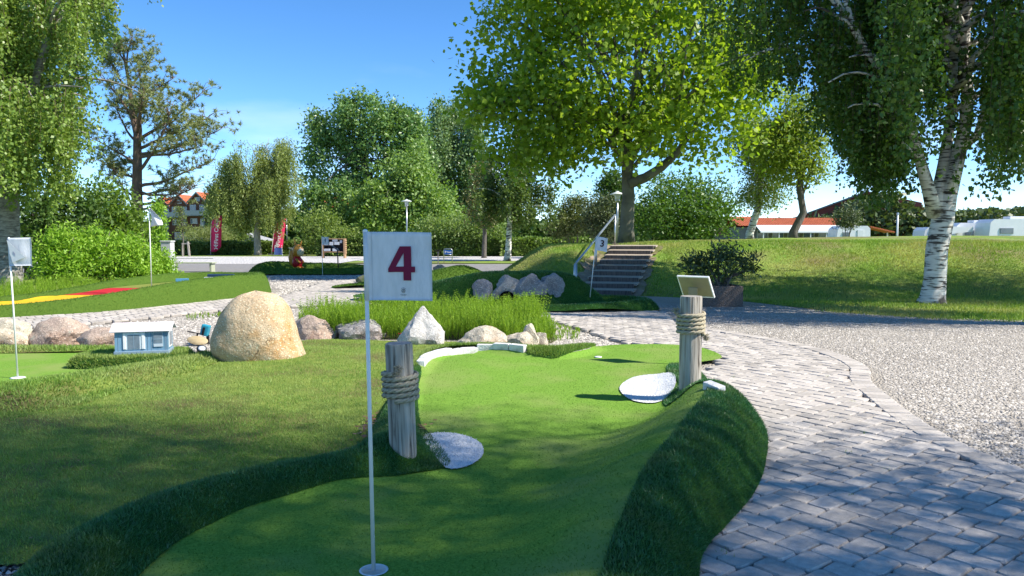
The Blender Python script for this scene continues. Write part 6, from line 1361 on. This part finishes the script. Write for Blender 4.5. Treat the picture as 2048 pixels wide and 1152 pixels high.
# shrubs and bushes
def bush(name, label, base, blobs, n, per, spread, leaf, mat, seed, asp=.5, group=None, cat='shrub', up=.5, down=0.0, shell=.35, nstem=9):
    rg_ = random.Random(seed); rng = np.random.default_rng(seed); t = thing(name, label, cat, base, 0, group); b = Vector(base); C = in_blobs(blobs, n, rng, shell); C[:, 2] = np.maximum(C[:, 2], base[2] + .05)
    mb = MB()
    for k in rng.choice(len(C), nstem): lp = limb_path(Vector((rg_.gauss(0, .1), rg_.gauss(0, .1), -.05)), Vector(C[k]) - b, rg_, n=4); mb.tube(lp, np.linspace(.03, .008, 5), 5)
    mb.build('stems', BARK, t, True); P = clumps(C, per, spread, rng); P = P[P[:, 2] > base[2] - .02 if False else P[:, 2] > 0.0]
    leafmesh('foliage', P, leaf, mat, t, asp, up=up, rng=rng, loc=base, down=down); return t
RHO = LEAF('rhododendron_leaf', (.028, .055, .014), (.075, .10, .03), trans=.18, rough=.35, spec=.5)
bush('rhododendron', 'dark leathery rhododendron bush growing in the planter', (4.42, 16.6, .34), [pb(1440, 530, 55, 30, 16.6, .5), pb(1395, 528, 28, 24, 16.6), pb(1490, 525, 25, 22, 16.6), pb(1455, 500, 22, 20, 16.5)], 120, 15, .09, .125, RHO, 81, asp=.28, nstem=14)
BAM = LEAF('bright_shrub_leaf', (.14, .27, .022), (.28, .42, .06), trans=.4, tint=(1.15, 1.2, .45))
sg_ = 'bright shrubs behind the yellow course'
for i, (px, py, rx, ry, D) in enumerate(((120, 505, 42, 52, 24), (190, 500, 52, 55, 25), (258, 512, 48, 48, 25.5), (312, 530, 32, 30, 26.5))):
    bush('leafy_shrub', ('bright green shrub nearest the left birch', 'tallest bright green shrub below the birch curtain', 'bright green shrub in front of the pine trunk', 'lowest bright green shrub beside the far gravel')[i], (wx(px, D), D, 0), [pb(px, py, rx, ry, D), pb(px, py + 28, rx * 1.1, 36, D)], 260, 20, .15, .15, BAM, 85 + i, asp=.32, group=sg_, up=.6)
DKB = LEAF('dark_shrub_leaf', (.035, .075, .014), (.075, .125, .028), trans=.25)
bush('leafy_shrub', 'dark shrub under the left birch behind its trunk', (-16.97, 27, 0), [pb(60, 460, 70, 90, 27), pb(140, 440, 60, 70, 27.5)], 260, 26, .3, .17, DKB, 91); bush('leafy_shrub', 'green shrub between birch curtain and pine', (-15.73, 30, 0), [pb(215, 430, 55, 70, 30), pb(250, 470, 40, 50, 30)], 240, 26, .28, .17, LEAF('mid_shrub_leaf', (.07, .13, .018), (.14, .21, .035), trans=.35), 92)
bush('leafy_shrub', 'narrow yellow-green column shrub right of the pine trunk', (-15.56, 34, 0), [pb(318, 450, 14, 60, 34), pb(322, 500, 16, 40, 34)], 110, 24, .13, .13, MATS['bright_shrub_leaf'], 93)
fronds('fern_bed', sample([(-14.6, 16.2), (-10.3, 16.6), (-10.2, 20), (-11.5, 22), (-15, 21)], 900), .42, FERN, 'tall ferns under the left birch', nl=9, wid=.12)
bush('round_bush', 'large dark round bush right of the plane tree trunk', (9.98, 44, 0), [pb(1370, 412, 96, 68, 44), pb(1340, 440, 80, 45, 43), pb(1420, 430, 60, 50, 44)], 420, 34, .35, .20, LEAF('round_bush_leaf', (.05, .105, .016), (.105, .175, .032), trans=.3), 95, cat='bush')
cn = LEAF('juniper_leaf', (.055, .08, .03), (.11, .13, .06), trans=.15)
bush('round_bush', 'grey-green juniper left of the lamp by the plane tree', (5.90, 50, 0), [pb(1205, 435, 38, 45, 50), pb(1230, 440, 30, 40, 50)], 240, 30, .26, .17, cn, 96, cat='bush'); bush('round_bush', 'olive green bush left of the juniper', (4.27, 52, 0), [pb(1150, 430, 32, 42, 52), pb(1120, 455, 26, 28, 51)], 220, 30, .26, .17, LEAF('olive_bush', (.07, .095, .025), (.13, .15, .05), trans=.2), 97, cat='bush')
bush('round_bush', 'dark tall bush behind the lamp by the plane tree', (9.30, 72, 0), [pb(1222, 385, 26, 40, 72)], 130, 36, .4, .28, DKB, 98, cat='bush')
bush('round_bush', 'light green bush right of the tall trees and left of the far birch', (-3.18, 58, 0), [pb(935, 455, 50, 28, 58), pb(880, 460, 50, 26, 58), pb(985, 465, 40, 22, 58)], 300, 30, .35, .2, LEAF('light_bush', (.10, .16, .04), (.19, .25, .08), trans=.35), 99, cat='bush')
bush('round_bush', 'bright bush between the mailbox rack and the far statue', (-14.52, 58, 0), [pb(640, 460, 38, 42, 58), pb(690, 485, 40, 28, 57)], 260, 30, .32, .2, LEAF('yellow_bush', (.10, .15, .03), (.18, .23, .06), trans=.35), 100, cat='bush')
bush('round_bush', 'green bush left of the willow behind the banner', (-27.89, 72, 0), [pb(455, 440, 34, 36, 72), pb(470, 460, 30, 30, 70)], 260, 34, .42, .26, LEAF('mid_bush', (.07, .115, .025), (.13, .18, .05), trans=.3), 102, cat='bush')
# small trees on the mound, right of the bush
SM_ = LEAF('small_tree_leaf', (.13, .20, .025), (.25, .31, .055), trans=.42, tint=(1.2, 1.2, .45))
zt_ = lambda px, D: float(z_mound(np.array([wx(px, D)]), np.array([D]))[0]) - .02
for (nm, lab, px, D, blobs, tt, bend, mt, sd, lf) in (
        ('small_tree', 'small yellow-green tree with forked dark trunk right of the plane tree', 1585, 31, [pb(1590, 320, 62, 60, 31), pb(1545, 290, 55, 60, 31), pb(1600, 240, 50, 60, 31)], (1598, 330), (.25, 0, 0), SM_, 111, .13),
        ('birch_tree', 'slender leaning birch left of the forked small tree', 1498, 33, [pb(1525, 330, 38, 40, 33), pb(1520, 390, 42, 30, 33), pb(1500, 280, 36, 50, 33)], (1525, 300), (.1, 0, 0), LEAF('slender_birch_leaf', (.11, .16, .035), (.20, .25, .07), trans=.35), 113, .10)):
    broad_tree(nm, lab, (wx(px, D), D, zt_(px, D)), (wx(tt[0], D), D, 1.5 + (472 - tt[1]) * D / 1530), .16, blobs, 330, 34, .30, lf * 1.1, mt, BARK if nm == 'small_tree' else BIRCH, sd, 14, bend=bend)

# clipped hedges and far masses
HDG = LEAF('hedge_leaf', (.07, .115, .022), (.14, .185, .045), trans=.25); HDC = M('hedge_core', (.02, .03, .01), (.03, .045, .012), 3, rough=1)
def hedge(label, x0, x1, D, h, w, n, leaf, mat, name='hedge', kind=None, group=None):
    t = thing(name, label, 'hedge', ((x0 + x1) / 2, D, 0), 0, group); L_ = x1 - x0
    MB().box((0, 0, h * .47), (L_ - .2, w * .8, h * .92)).build('core', HDC, t)
    rng = np.random.default_rng(int(abs(x0) * 10 + D)); f = rng.random(n); X = rng.uniform(-L_ / 2, L_ / 2, n); Y = np.where(f < .55, -w / 2, rng.uniform(-w / 2, w / 2, n)) + rng.normal(0, .05, n); Z = np.where(f < .55, rng.uniform(0.02, h, n), h) + rng.normal(0, .04, n)
    Z += .06 * np.sin(X * 1.7) + .04 * np.sin(X * 4.1)
    leafmesh('foliage', np.stack([X, Y, np.maximum(Z, .02)], 1), leaf, mat, t, .6, rng=rng); return t
hedge('low clipped hedge behind the left red banner', -28.06, -20.70, 62, .95, 1.4, 9000, .16, HDG); hedge('low clipped hedge right of the willow trunk', -20.79, -15.78, 63, 1.0, 1.4, 6000, .16, HDG)
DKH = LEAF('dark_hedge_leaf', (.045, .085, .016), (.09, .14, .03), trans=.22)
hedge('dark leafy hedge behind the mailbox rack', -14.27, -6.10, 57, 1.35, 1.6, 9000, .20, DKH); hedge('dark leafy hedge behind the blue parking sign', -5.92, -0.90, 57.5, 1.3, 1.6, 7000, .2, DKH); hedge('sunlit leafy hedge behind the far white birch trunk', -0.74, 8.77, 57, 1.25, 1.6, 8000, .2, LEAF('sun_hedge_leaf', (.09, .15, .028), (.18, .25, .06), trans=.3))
bush('leafy_shrub', 'pale reedy shrub behind the left hedge', (-25.99, 66, 0), [pb(405, 472, 36, 16, 66), pb(440, 470, 30, 18, 66)], 160, 34, .25, .3, LEAF('reed', (.13, .16, .05), (.22, .25, .10), trans=.3), 121, asp=.12, up=0)
yt = broad_tree('young_tree', 'thin young tree tied to a stake before the left hedge', (-24.03, 56, 0), (-24.03, 56, 2.4), .05, [pb(366, 450, 12, 26, 56), pb(362, 430, 9, 18, 56)], 60, 18, .14, .13, LEAF('young_leaf', (.08, .11, .03), (.14, .17, .05), trans=.3), seed=123, limbs=8)
sk = thing('tree_stake', 'grey wooden stake frame beside the young tree', 'stake', (-23.31, 55, 0)); MB().box((.1, 0, .55), (.12, .12, 1.1), ry=-.08, bev=.01).build('post', WOOD, sk); MB().box((-.35, 0, .5), (.06, .06, 1.0)).build('post', WOOD, sk); MB().box((-.1, 0, .95), (.6, .05, .08)).build('rail', WOOD, sk)
def treeline(label, x0, x1, D, h, n, leaf, mat, seed):
    rng = np.random.default_rng(seed); X = rng.uniform(x0, x1, n); top = h * (.62 + .38 * np.array([mnoise.noise(Vector((x * .09, seed, 0))) + .6 * mnoise.noise(Vector((x * .31, seed, 3))) for x in X])); Z = rng.uniform(0.05, 1, n) ** .8 * top
    return tag(leafmesh('far_trees', np.stack([X, D + rng.uniform(0, 10, n), Z], 1), leaf, mat, None, .7, rng=rng), label, 'trees', kind='stuff')
treeline('far tree line behind the middle hedges', -40.79, 20.70, 115, 8.0, 15000, .95, DKB, 131); treeline('far tree line at the left behind the houses', -185.72, -65.73, 200, 8, 8000, 1.5, DKB, 135)
treeline('far grey-green pines behind the caravans', 41.47, 83.21, 100, 8.2, 14000, .72, LEAF('far_pine', (.05, .075, .03), (.10, .13, .055), trans=.2), 133); treeline('far trees behind the red barn', 22.11, 71.01, 150, 7, 8000, 1.0, LEAF('far_leaf', (.07, .10, .04), (.12, .15, .06), trans=.2), 137)
bush('round_bush', 'small grey pine before the caravans left of the birch', (28.66, 66, 0), [pb(1690, 438, 22, 22, 66)], 90, 30, .22, .18, cn, 141, cat='bush')
